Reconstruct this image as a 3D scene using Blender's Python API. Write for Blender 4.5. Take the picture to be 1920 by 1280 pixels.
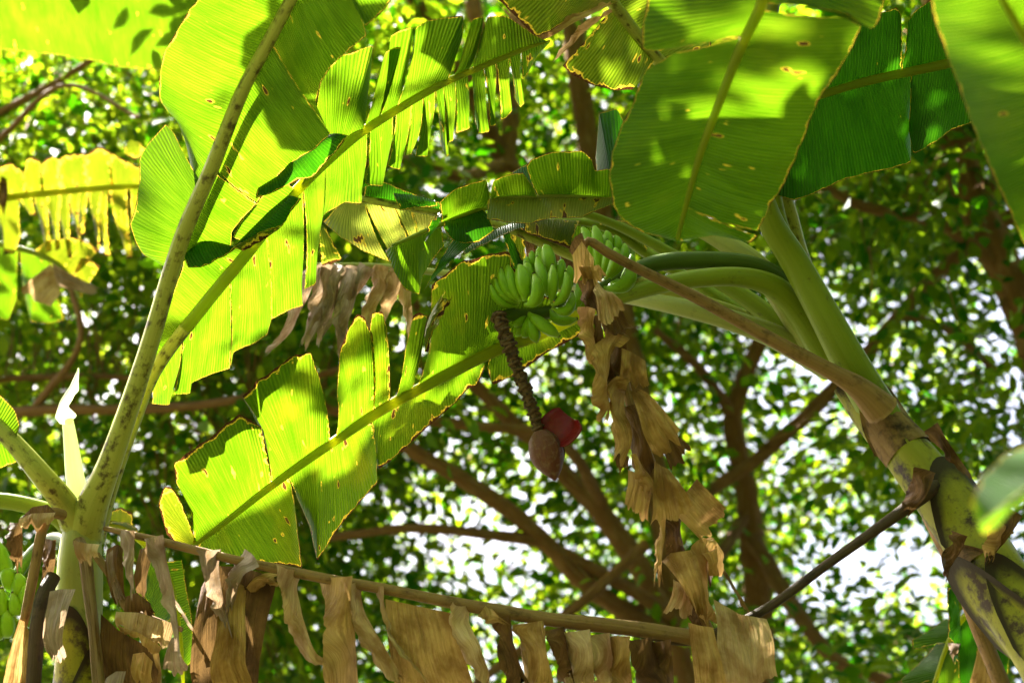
import bpy, math, random
import numpy as np
from mathutils import Vector, Matrix, noise as mnoise

# ------------------------------------------------------------------ camera, sky, sun, exposure
SC = bpy.context.scene
for o in list(bpy.data.objects): bpy.data.objects.remove(o)
COL = SC.collection
R = math.radians
LENS, PITCH, CAMZ, S = 60.0, R(28), 1.6, 1.45
F = 1920 * LENS / 36.0
cam_d = bpy.data.cameras.new('camera'); cam = bpy.data.objects.new('camera', cam_d); COL.objects.link(cam)
cam.location = (0, 0, CAMZ); cam.rotation_euler = (R(90) + PITCH, 0, 0)
cam_d.lens = LENS; cam_d.sensor_width = 36; cam_d.clip_end = 3000; cam_d.clip_start = .05
cam_d.dof.use_dof = True; cam_d.dof.focus_distance = 3.95 * S; cam_d.dof.aperture_fstop = 2.2
SC.camera = cam
SUN = Vector((-.45, .40, .80)).normalized()
el = math.asin(SUN.z); az = math.atan2(SUN.x, SUN.y)
w = bpy.data.worlds.new('World'); SC.world = w; w.use_nodes = True
nt = w.node_tree; nt.nodes.clear()
sky = nt.nodes.new('ShaderNodeTexSky'); sky.sky_type = 'NISHITA'; sky.sun_disc = False
sky.sun_elevation = el; sky.sun_rotation = az; sky.air_density = .7; sky.dust_density = 8.0; sky.ozone_density = .3
bg = nt.nodes.new('ShaderNodeBackground'); bg.inputs[1].default_value = .052
wo = nt.nodes.new('ShaderNodeOutputWorld')
nt.links.new(sky.outputs[0], bg.inputs[0]); nt.links.new(bg.outputs[0], wo.inputs[0])
sl = bpy.data.lights.new('sun', 'SUN'); sl.energy = 5.0; sl.angle = R(.53); sl.color = (1, .95, .86)
so = bpy.data.objects.new('sun', sl); COL.objects.link(so); so.location = (-8, 4, 18)
so.rotation_euler = (-SUN).to_track_quat('-Z', 'Y').to_euler()
SC.render.engine = 'CYCLES'
SC.view_settings.view_transform = 'Standard'; SC.view_settings.look = 'None'
SC.view_settings.exposure = 3.6; SC.view_settings.gamma = 1.0
SC.cycles.use_denoising = True; SC.cycles.max_bounces = 8
SC.cycles.diffuse_bounces = 4; SC.cycles.transmission_bounces = 6; SC.cycles.glossy_bounces = 2
SC.cycles.sample_clamp_indirect = 8

RNG = np.random.default_rng(7)
random.seed(7)

# ------------------------------------------------------------------ pixel direction + distance -> point
FW = np.array([0, math.cos(PITCH), math.sin(PITCH)]); UP = np.array([0, -math.sin(PITCH), math.cos(PITCH)])
RT = np.array([1.0, 0, 0]); CAM = np.array([0, 0, CAMZ])
def px(p):
    p = np.atleast_2d(np.asarray(p, float))
    d = p[:, 2:3] * S
    return CAM + d * (FW + (p[:, 0:1] - 960) / F * RT + (640 - p[:, 1:2]) / F * UP)
def pr(r, d): return r / F * d * S              # a size in photo pixels -> metres at distance d

def resample(P, n, smooth=True):
    P = np.asarray(P, float)
    if len(P) == 1: P = np.repeat(P, 2, 0)
    seg = np.linalg.norm(np.diff(P, axis=0), axis=1); seg[seg < 1e-9] = 1e-9
    t = np.r_[0, np.cumsum(seg)]; u = np.linspace(0, t[-1], n)
    if not smooth or len(P) < 3:
        return np.stack([np.interp(u, t, P[:, k]) for k in range(P.shape[1])], 1)
    m = np.zeros_like(P)
    m[1:-1] = (P[2:] - P[:-2]) / (t[2:] - t[:-2])[:, None]
    m[0] = (P[1] - P[0]) / seg[0]; m[-1] = (P[-1] - P[-2]) / seg[-1]
    i = np.clip(np.searchsorted(t, u, 'right') - 1, 0, len(P) - 2)
    h = seg[i][:, None]; s = ((u - t[i]) / seg[i])[:, None]
    return ((2*s**3 - 3*s**2 + 1) * P[i] + (s**3 - 2*s**2 + s) * h * m[i]
            + (-2*s**3 + 3*s**2) * P[i+1] + (s**3 - s**2) * h * m[i+1])

def make(name, V, faces, mat, parent=None, uv=None, uv2=None, smooth=True):
    me = bpy.data.meshes.new(name)
    me.from_pydata([tuple(v) for v in V], [], faces); me.update()
    li = np.zeros(len(me.loops), int); me.loops.foreach_get('vertex_index', li)
    for nm, a in (('UVMap', uv), ('edge', uv2)):
        if a is not None:
            l = me.uv_layers.new(name=nm); l.data.foreach_set('uv', np.asarray(a, np.float32)[li].ravel())
    if smooth: me.polygons.foreach_set('use_smooth', np.ones(len(me.polygons), bool))
    if mat: me.materials.append(mat)
    o = bpy.data.objects.new(name, me); COL.objects.link(o)
    if parent:
        o.parent = parent
        if parent.name in WROOT: o.matrix_parent_inverse = Matrix.Translation(-parent.location)
    return o
WROOT = set()                                    # things whose parts are written in world coordinates
def empty(name, loc=(0, 0, 0)):
    o = bpy.data.objects.new(name, None); o.empty_display_size = .2; COL.objects.link(o); return o
def tag(o, label=None, cat=None, group=None, kind=None):
    for k, v in (('label', label), ('category', cat), ('group', group), ('kind', kind)):
        if v: o[k] = v
    return o

def grid_faces(nu, nv, wrap=False):
    f = []
    for i in range(nu - 1):
        for j in range(nv if wrap else nv - 1):
            k = (j + 1) % nv
            f.append((i*nv + j, (i+1)*nv + j, (i+1)*nv + k, i*nv + k))
    return f

def fbm(P, fr, seed):
    o = Vector((seed * 7.13, seed * 3.7, seed * 1.9))
    return np.array([mnoise.noise(Vector(p) * fr + o) for p in P])

SEED = [0]
def sheet(name, A, B, mat, parent, nu=24, nv=10, bulge=0., wav=.02, crump=.0, cfr=9., swap=False, pleat=0., endrag=0., smoothA=True, smoothB=False, fray=.0, rag=.0022, sag=0.):
    """a thin curved sheet between two 3-D lines; veins run from A to B"""
    SEED[0] += 1; sd = SEED[0]; rng = np.random.default_rng(sd)
    A = resample(A, nu, smoothA); B = resample(B, nu, smoothB)
    wid = np.linalg.norm(B - A, axis=1)
    v = np.linspace(0, 1, nv)
    rg = rng.normal(0, 1, nu); rg = np.convolve(rg, [.1, .2, .4, .2, .1], 'same')
    ext = 1 + (rg * rag / np.maximum(wid, .03))
    B2 = A + (B - A) * ext[:, None]
    P = A[:, None] * (1 - v[None, :, None]) + B2[:, None] * v[None, :, None]
    du = np.gradient(P, axis=0); dv = np.gradient(P, axis=1)
    N = np.cross(du, dv); N /= np.linalg.norm(N, axis=2, keepdims=True) + 1e-9
    N = N.mean((0, 1)); N /= np.linalg.norm(N) + 1e-9
    c = P.mean((0, 1)) - CAM
    if N @ c > 0: N = -N                        # towards the camera
    L = np.r_[0, np.cumsum(np.linalg.norm(np.diff((A + B) / 2, axis=0), axis=1))]
    W = wid.mean()
    h = bulge * W * np.sin(np.pi * v)[None, :] * np.ones((nu, 1))
    for k in range(4):
        fr = rng.uniform(.6, 1.2) * (k + 1) * 5.0; ph = rng.uniform(0, 6.28)
        h = h + wav * W * (v[None, :] ** 1.3) * np.sin(fr * L[:, None] + ph + v[None, :] * rng.uniform(-1, 1)) / (k + 1)
    if pleat:
        w1 = (v[None, :] * wid[:, None] if swap else L[:, None] * np.ones((1, nv))); w2 = (L[:, None] * np.ones((1, nv)) if swap else v[None, :] * wid[:, None])
        f0 = rng.uniform(70, 130); h = h + pleat * (np.sin(w1 * f0 + 3 * np.sin(w2 * 9 + sd)) + .6 * np.sin(w1 * f0 * 2.3 + w2 * 14 + sd * 2)) * np.clip(w2 / .04, .2, 1)
    P = P + h[..., None] * N
    if endrag and swap:
        e = rng.normal(0, 1, nv) * endrag; e[0] += endrag * .5; T9 = P[-1] - P[-3]; T9 /= np.linalg.norm(T9, axis=1, keepdims=True) + 1e-9
        P[-1] += T9 * e[:, None]; P[-2] += T9 * e[:, None] * .5
    P[..., 2] += -sag * W * (v[None, :] ** 2)
    if crump:
        fl = P.reshape(-1, 3)
        n1 = fbm(fl, cfr, sd); n2 = fbm(fl, cfr * 2.7, sd + 50); n3 = fbm(fl, cfr, sd + 90)
        env = (.25 + .75 * v)[None, :].repeat(nu, 0).ravel()
        fl = fl + (crump * env * (n1 + .5 * n2))[:, None] * N
        fl[:, 0] += crump * .5 * env * n3
        P = fl.reshape(P.shape)
    U = (L[:, None] * np.ones((1, nv))); Vv = (wid[:, None] * v[None, :])
    ed = (1 - v)[None, :] * wid[:, None]
    sidee = np.minimum(L, L[-1] - L)[:, None] * np.ones((1, nv))
    if swap:
        U, Vv = Vv, U
    off = rng.uniform(0, 20)
    uv = np.stack([U + off, Vv], 2).reshape(-1, 2); uv2 = np.stack([ed, sidee], 2).reshape(-1, 2)
    return make(name, P.reshape(-1, 3), grid_faces(nu, nv), mat, parent, uv, uv2)

def tube(name, pts, rad, mat, parent=None, nseg=12, n=None, flat=1.0, rough=0., cap=True, ring=None):
    """tapered tube through 3-D points"""
    pts = np.asarray(pts, float); n = n or max(8, len(pts) * 5)
    PR = resample(np.c_[pts, np.asarray(rad, float)[:, None]], n)
    P, r = PR[:, :3], np.maximum(PR[:, 3], .0006)
    if ring is not None: r = r * ring(np.linspace(0, 1, n))
    T = np.gradient(P, axis=0); T /= np.linalg.norm(T, axis=1, keepdims=True) + 1e-9
    nrm = np.cross(T[0], (0, 0, 1.)); 
    if np.linalg.norm(nrm) < .1: nrm = np.cross(T[0], (1., 0, 0))
    nrm /= np.linalg.norm(nrm)
    V = []; uv = []
    L = np.r_[0, np.cumsum(np.linalg.norm(np.diff(P, axis=0), axis=1))]
    SEED[0] += 1
    for i in range(n):
        nrm = nrm - (nrm @ T[i]) * T[i]; nrm /= np.linalg.norm(nrm) + 1e-9
        b = np.cross(T[i], nrm)
        for k in range(nseg):
            a = 2 * math.pi * k / nseg
            rr = r[i]
            if rough: rr *= 1 + rough * mnoise.noise(Vector(P[i]) * 6 + Vector((math.cos(a), math.sin(a), SEED[0] * 3.1)) * 1.3)
            V.append(P[i] + rr * (math.cos(a) * nrm + flat * math.sin(a) * b)); uv.append((k / nseg, L[i]))
    f = grid_faces(n, nseg, True)
    if cap:
        f.append(tuple(range(nseg))[::-1]); f.append(tuple(range((n-1)*nseg, n*nseg)))
    return make(name, V, f, mat, parent, uv, [(1, 1)] * len(V))

# ------------------------------------------------------------------ materials
class NT:
    def __init__(s, name):
        s.m = bpy.data.materials.new(name); s.m.use_nodes = True; s.t = s.m.node_tree; s.t.nodes.clear()
        s.out = s.n('ShaderNodeOutputMaterial')
    def n(s, ty, **kw):
        o = s.t.nodes.new(ty)
        for k, v in kw.items():
            if isinstance(k, str) and k.startswith('i_'):
                o.inputs[k[2:].replace('_', ' ')].default_value = v
            else: setattr(o, k, v)
        return o
    def l(s, a, b): s.t.links.new(a, b)
    def uv(s, nm='UVMap'): return s.n('ShaderNodeUVMap', uv_map=nm).outputs[0]
    def scale(s, v, sc, off=(0, 0, 0)):
        m = s.n('ShaderNodeMapping'); s.l(v, m.inputs[0]); m.inputs['Scale'].default_value = sc; m.inputs['Location'].default_value = off
        return m.outputs[0]
    def noise(s, v, sc=1., det=3., rough=.55):
        o = s.n('ShaderNodeTexNoise'); o.inputs['Scale'].default_value = sc; o.inputs['Detail'].default_value = det; o.inputs['Roughness'].default_value = rough
        if v is not None: s.l(v, o.inputs['Vector'])
        return o.outputs['Fac']
    def ramp(s, f, stops):
        o = s.n('ShaderNodeValToRGB'); s.l(f, o.inputs[0]); e = o.color_ramp.elements
        while len(e) < len(stops): e.new(.5)
        for k, (p, c) in enumerate(stops):
            e[k].position = p; e[k].color = (*c, 1) if len(c) == 3 else c
        return o.outputs[0]
    def mix(s, f, a, b, bt='MIX'):
        o = s.n('ShaderNodeMix', data_type='RGBA', blend_type=bt)
        for q, i in ((f, 0), (a, 6), (b, 7)):
            if hasattr(q, 'is_linked') or hasattr(q, 'links'): s.l(q, o.inputs[i])
            else: o.inputs[i].default_value = q if i == 0 else (*q, 1)
        return o.outputs[2]
    def math(s, op, a, b=0.):
        o = s.n('ShaderNodeMath', operation=op)
        for q, i in ((a, 0), (b, 1)):
            if hasattr(q, 'links'): s.l(q, o.inputs[i])
            else: o.inputs[i].default_value = q
        return o.outputs[0]
    def bump(s, h, dist, strength=1.):
        o = s.n('ShaderNodeBump'); o.inputs['Distance'].default_value = dist; o.inputs['Strength'].default_value = strength
        s.l(h, o.inputs['Height']); return o.outputs[0]
    def thin(s, col, tcol, nrm, fac, rough=.45, spec=.2):
        p = s.n('ShaderNodeBsdfPrincipled'); s.l(col, p.inputs['Base Color']); p.inputs['Roughness'].default_value = rough
        p.inputs['Specular IOR Level'].default_value = spec
        tr = s.n('ShaderNodeBsdfTranslucent'); s.l(tcol, tr.inputs['Color'])
        if nrm is not None: s.l(nrm, p.inputs['Normal']); s.l(nrm, tr.inputs['Normal'])
        mx = s.n('ShaderNodeMixShader'); mx.inputs[0].default_value = fac
        s.l(p.outputs[0], mx.inputs[1]); s.l(tr.outputs[0], mx.inputs[2]); s.l(mx.outputs[0], s.out.inputs[0]); return s.m
    def solid(s, col, nrm, rough=.5, spec=.22):
        p = s.n('ShaderNodeBsdfPrincipled'); s.l(col, p.inputs['Base Color']); p.inputs['Roughness'].default_value = rough
        p.inputs['Specular IOR Level'].default_value = spec
        if nrm is not None: s.l(nrm, p.inputs['Normal'])
        s.l(p.outputs[0], s.out.inputs[0]); return s.m

def blade_mat(name, ga, gb, ta, tb, yellow, fac=.5, spot=.705, edge=.0028, rough=.4):
    t = NT(name); uv = t.uv()
    streak = t.noise(t.scale(uv, (170, 5, 1)), 1, 3, .6)
    patch = t.noise(t.scale(uv, (5, 4, 1)), 1, 3)
    wv = t.n('ShaderNodeTexWave', wave_type='BANDS', bands_direction='X', wave_profile='SIN')
    wv.inputs['Scale'].default_value = 32; wv.inputs['Distortion'].default_value = 1.6; wv.inputs['Detail'].default_value = 2; wv.inputs['Detail Scale'].default_value = .5
    t.l(uv, wv.inputs[0]); ribs = wv.outputs['Fac']
    g = t.mix(streak, ga, gb); tc = t.mix(t.ramp(streak, [(.3, (0, 0, 0)), (.7, (1, 1, 1))]), ta, tb)
    tc = t.mix(t.math('MULTIPLY', ribs, .5), tc, tuple(x * .6 for x in ta)); g = t.mix(t.math('MULTIPLY', ribs, .3), g, tuple(x * .6 for x in ga))
    pm = t.ramp(patch, [(.5, (0, 0, 0)), (.75, (.7, .7, .7))])
    g = t.mix(pm, g, yellow); tc = t.mix(pm, tc, tuple(min(1, x * 2.2) for x in yellow))
    dp = t.noise(t.scale(uv, (9, 3.5, 1), (3, 8, 0)), 1, 4, .6); dm = t.ramp(dp, [(.45, (0, 0, 0)), (.68, (.55, .55, .55))])
    g = t.mix(dm, g, tuple(x * .5 for x in ga)); tc = t.mix(dm, tc, tuple(x * .6 for x in ta))
    # brown scorched spots, long in the direction of the veins, with a yellow halo
    sp = t.noise(t.scale(uv, (26, 9, 1)), 1, 2, .5)
    halo = t.ramp(sp, [(spot - .02, (0, 0, 0)), (spot, (1, 1, 1))]); core = t.ramp(sp, [(spot + .005, (0, 0, 0)), (spot + .015, (1, 1, 1))])
    sepn = t.n('ShaderNodeSeparateXYZ'); t.l(t.uv('edge'), sepn.inputs[0])
    en = t.noise(t.scale(uv, (30, 30, 1)), 1, 3)
    ew = t.math('MULTIPLY', t.ramp(en, [(.4, (.15, .15, .15)), (.8, (1, 1, 1))]), edge * 2.2)
    ee = t.math('MINIMUM', sepn.outputs[0], t.math('ADD', sepn.outputs[1], edge * .7))
    eb = t.math('LESS_THAN', ee, ew); eh = t.math('LESS_THAN', ee, t.math('MULTIPLY', ew, 1.7))
    hm = t.math('MAXIMUM', halo, eh); cm = t.math('MAXIMUM', core, eb)
    ye, br = (.45, .33, .02), (.07, .03, .012)
    g = t.mix(hm, g, ye); tc = t.mix(hm, tc, (.6, .42, .03)); g = t.mix(cm, g, br); tc = t.mix(cm, tc, (.05, .018, .005))
    hgt = t.math('ADD', t.math('MULTIPLY', ribs, 1.0), t.math('MULTIPLY', streak, .6))
    return t.thin(g, tc, t.bump(hgt, .0026, 1.), fac, rough)

M = {}
M['leaf'] = blade_mat('banana_blade', (.022, .082, .002), (.042, .125, .003), (.05, .135, .0006), (.15, .26, .006), (.06, .09, .002))
M['leaf_worn'] = blade_mat('banana_blade_worn', (.024, .08, .002), (.046, .12, .003), (.055, .135, .0006), (.16, .26, .006), (.09, .1, .002), edge=.009, spot=.68)
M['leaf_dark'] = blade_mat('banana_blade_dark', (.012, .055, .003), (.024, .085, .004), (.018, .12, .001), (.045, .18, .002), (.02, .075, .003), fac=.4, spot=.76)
M['leaf_yellow'] = blade_mat('banana_blade_yellow', (.12, .16, .004), (.2, .23, .006), (.085, .13, .002), (.19, .2, .008), (.2, .17, .005), edge=.014, spot=.67)
M['leaf_olive'] = blade_mat('banana_blade_olive', (.045, .075, .004), (.09, .1, .008), (.075, .14, .002), (.15, .2, .008), (.13, .1, .008), edge=.009, spot=.67)
M['leaf_pale'] = blade_mat('banana_blade_pale', (.09, .14, .02), (.17, .21, .045), (.15, .2, .015), (.25, .28, .035), (.2, .17, .025), spot=.64)

def dead_mat(name, a, b, c, fac=.28):
    t = NT(name); uv = t.uv()
    st = t.noise(t.scale(uv, (140, 5, 1)), 1, 4, .65); pa = t.noise(t.scale(uv, (9, 7, 1)), 1, 4)
    col = t.mix(t.ramp(st, [(.3, (0, 0, 0)), (.7, (1, 1, 1))]), a, b)
    dk = t.noise(t.scale(uv, (45, 4, 1), (7, 3, 0)), 1, 3, .6); col = t.mix(t.ramp(dk, [(.58, (0, 0, 0)), (.7, (.5, .5, .5))]), col, tuple(x * .35 for x in c))
    col = t.mix(t.ramp(pa, [(.45, (0, 0, 0)), (.62, (.9, .9, .9))]), col, c)
    fine = t.noise(t.scale(uv, (220, 6, 1)), 1, 2); pit = t.noise(t.scale(uv, (25, 25, 1)), 1, 4)
    h = t.math('ADD', fine, t.math('MULTIPLY', pit, .9))
    return t.thin(col, t.mix(.4, col, (.32, .2, .07)), t.bump(h, .009, 1.), fac, .7, .12)
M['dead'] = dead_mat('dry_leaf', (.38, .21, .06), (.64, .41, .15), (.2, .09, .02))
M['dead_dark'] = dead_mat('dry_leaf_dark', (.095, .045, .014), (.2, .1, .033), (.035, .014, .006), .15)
M['dead_grey'] = dead_mat('dry_leaf_grey', (.26, .18, .13), (.46, .36, .29), (.17, .10, .055))
M['dead_tan'] = dead_mat('dry_leaf_tan', (.42, .27, .12), (.68, .5, .27), (.25, .13, .045))

def stalk_mat(name, a, b, spot, lo=.55, hi=.68, rough=.42, sc=14, bd=.002):
    t = NT(name); uv = t.uv(); ob = t.n('ShaderNodeTexCoord').outputs['Object']
    st = t.noise(t.scale(uv, (26, 3, 1)), 1, 3); fi = t.noise(ob, 160, 3)
    bl = t.math('ADD', t.math('MULTIPLY', t.noise(ob, sc, 6, .65), .6), t.math('MULTIPLY', t.noise(t.scale(uv, (7, 8, 1)), 1, 5, .6), .4))
    col = t.mix(st, a, b); col = t.mix(t.ramp(bl, [(lo, (0, 0, 0)), (hi, (1, 1, 1))]), col, spot)
    col = t.mix(t.ramp(fi, [(.6, (0, 0, 0)), (.78, (.25, .25, .25))]), col, spot)
    return t.solid(col, t.bump(t.math('ADD', t.math('MULTIPLY', bl, .6), t.math('ADD', st, t.math('MULTIPLY', fi, .2))), bd, .8), rough)
def rib_mat():
    t = NT('leaf_midrib'); uv = t.uv(); st = t.noise(t.scale(uv, (20, 3, 1)), 1, 3)
    return t.thin(t.mix(st, (.19, .24, .012), (.28, .31, .03)), t.mix(st, (.55, .6, .02), (.7, .7, .05)), t.bump(st, .001), .6, .4)
M['midrib'] = rib_mat()
M['petiole'] = stalk_mat('petiole', (.25, .275, .035), (.4, .39, .08), (.08, .06, .015), .505, .6, .42, 22)
M['petiole_green'] = stalk_mat('petiole_green', (.13, .19, .007), (.23, .28, .02), (.06, .05, .01), .58, .7)
M['stem'] = stalk_mat('pseudostem', (.17, .17, .006), (.28, .26, .016), (.04, .022, .01), .49, .58, .5, 10)
def sheath_mat():
    t = NT('sheath_stem'); uv = t.uv(); ob = t.n('ShaderNodeTexCoord').outputs['Object']
    st = t.noise(t.scale(uv, (26, 3, 1)), 1, 3); bl = t.noise(ob, 11, 6, .68); fi = t.noise(ob, 130, 3)
    sp = t.n('ShaderNodeSeparateXYZ'); t.l(uv, sp.inputs[0])
    col = t.mix(st, (.17, .17, .006), (.29, .26, .016)); col = t.mix(t.ramp(bl, [(.5, (0, 0, 0)), (.62, (1, 1, 1))]), col, (.045, .024, .01))
    col = t.mix(t.ramp(fi, [(.58, (0, 0, 0)), (.75, (.6, .6, .6))]), col, (.06, .035, .012))
    rim = t.math('ADD', sp.outputs[1], t.math('MULTIPLY', bl, .05))
    col = t.mix(t.ramp(rim, [(.05, (1, 1, 1)), (.085, (0, 0, 0))]), col, (.03, .017, .008))
    return t.solid(col, t.bump(t.math('ADD', bl, t.math('MULTIPLY', st, .6)), .004, .8), .5)
M['sheath_stem'] = sheath_mat()
M['sheath_pale'] = stalk_mat('sheath_pale', (.22, .25, .05), (.34, .35, .1), (.08, .075, .02), .58, .72)
M['sheath_dry'] = stalk_mat('dry_sheath', (.12, .06, .02), (.30, .18, .07), (.03, .016, .008), .48, .62, .75, 12, .006)
M['dry_stalk'] = stalk_mat('dry_stalk', (.16, .085, .03), (.34, .2, .08), (.05, .024, .01), .52, .68, .7, 18, .004)
M['dark_stalk'] = stalk_mat('dark_stalk', (.035, .02, .012), (.1, .06, .035), (.015, .009, .006), .5, .65, .65, 18, .004)
def new_mat():
    t = NT('new_leaf'); uv = t.uv(); st = t.noise(t.scale(uv, (8, 2, 1)), 1, 2)
    return t.thin(t.mix(st, (.55, .62, .38), (.7, .74, .54)), t.mix(st, (.45, .55, .25), (.62, .68, .42)), t.bump(st, .003), .5, .4)
M['new_leaf'] = new_mat()
M['peduncle'] = stalk_mat('peduncle', (.035, .07, .006), (.075, .115, .01), (.025, .03, .008), .58, .75, .45)
M['rachis'] = stalk_mat('rachis', (.07, .038, .02), (.17, .10, .05), (.02, .011, .006), .48, .6, .8, 60, .004)

def banana_mat():
    t = NT('green_banana'); ob = t.n('ShaderNodeTexCoord').outputs['Object']; uv = t.uv()
    n1 = t.noise(ob, 18, 3); n2 = t.noise(ob, 140, 4)
    sp = t.n('ShaderNodeSeparateXYZ'); t.l(uv, sp.inputs[0])
    col = t.mix(n1, (.12, .26, .002), (.21, .36, .008))
    col = t.mix(t.ramp(sp.outputs[1], [(.0, (.6, .6, .6)), (.12, (0, 0, 0)), (.8, (0, 0, 0)), (1, (.7, .7, .7))]), col, (.26, .36, .06))
    col = t.mix(t.ramp(sp.outputs[1], [(.955, (0, 0, 0)), (.985, (1, 1, 1))]), col, (.03, .02, .008))
    col = t.mix(t.ramp(n2, [(.62, (0, 0, 0)), (.72, (.7, .7, .7))]), col, (.05, .06, .012))
    return t.solid(col, t.bump(n1, .002, .4), .42, .2)
M['banana'] = banana_mat()
M['banana_end'] = stalk_mat('banana_end', (.03, .02, .01), (.08, .05, .02), (.01, .008, .005))

def bud_mat(name, a, b, c, rough=.5):
    t = NT(name); uv = t.uv(); ob = t.n('ShaderNodeTexCoord').outputs['Object']
    st = t.noise(t.scale(uv, (30, 4, 1)), 1, 3); n = t.noise(ob, 45, 5, .7)
    col = t.mix(st, a, b); col = t.mix(t.ramp(n, [(.5, (0, 0, 0)), (.72, (.8, .8, .8))]), col, c)
    return t.solid(col, t.bump(t.math('ADD', st, n), .003, .9), rough, .25)
M['bud'] = bud_mat('flower_bud', (.095, .027, .018), (.15, .05, .03), (.21, .13, .085))
M['bract'] = bud_mat('red_bract', (.12, .002, .003), (.18, .004, .005), (.06, .001, .0015), .4)

def tree_leaf_mat(name, a, b, ta, tb, fac=.5):
    t = NT(name); ri = t.n('ShaderNodeNewGeometry').outputs['Random Per Island']
    n = t.noise(t.n('ShaderNodeTexCoord').outputs['Object'], .7, 2)
    f = t.math('MULTIPLY', t.math('ADD', ri, n), .5)
    f = t.ramp(f, [(.3, (0, 0, 0)), (.75, (1, 1, 1))])
    return t.thin(t.mix(f, a, b), t.mix(f, ta, tb), None, fac, .45, .15)
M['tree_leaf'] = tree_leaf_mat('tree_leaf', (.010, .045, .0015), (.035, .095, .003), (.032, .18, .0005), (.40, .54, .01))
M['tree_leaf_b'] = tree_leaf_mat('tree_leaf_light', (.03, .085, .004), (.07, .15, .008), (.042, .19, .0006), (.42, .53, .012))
def bark_mat():
    t = NT('bark'); ob = t.n('ShaderNodeTexCoord').outputs['Object']; uv = t.uv()
    n = t.noise(ob, 5, 6, .65); s = t.noise(t.scale(uv, (14, 5, 1)), 1, 4)
    col = t.mix(n, (.11, .048, .016), (.29, .145, .055)); col = t.mix(t.ramp(s, [(.5, (0, 0, 0)), (.7, (.6, .6, .6))]), col, (.34, .21, .11))
    return t.solid(col, t.bump(t.math('ADD', n, s), .03, .8), .85, .2)
M['bark'] = bark_mat()
def ground_mat():
    t = NT('ground'); ob = t.n('ShaderNodeTexCoord').outputs['Object']
    n = t.noise(ob, .8, 6); f = t.noise(ob, 14, 5)
    col = t.mix(t.ramp(n, [(.4, (0, 0, 0)), (.6, (1, 1, 1))]), (.022, .042, .008), (.055, .038, .018)); col = t.mix(t.math('MULTIPLY', f, .5), col, (.035, .045, .01))
    return t.solid(col, t.bump(f, .05), .9, .2)
M['ground'] = ground_mat()

# ------------------------------------------------------------------ ground
G = 600
tag(make('ground', [(-G, -G, 0), (G, -G, 0), (G, G, 0), (-G, G, 0)], [(0, 1, 2, 3)], M['ground'], None, smooth=False), 'leafy green and brown ground under the plants', 'ground', kind='structure')

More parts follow.
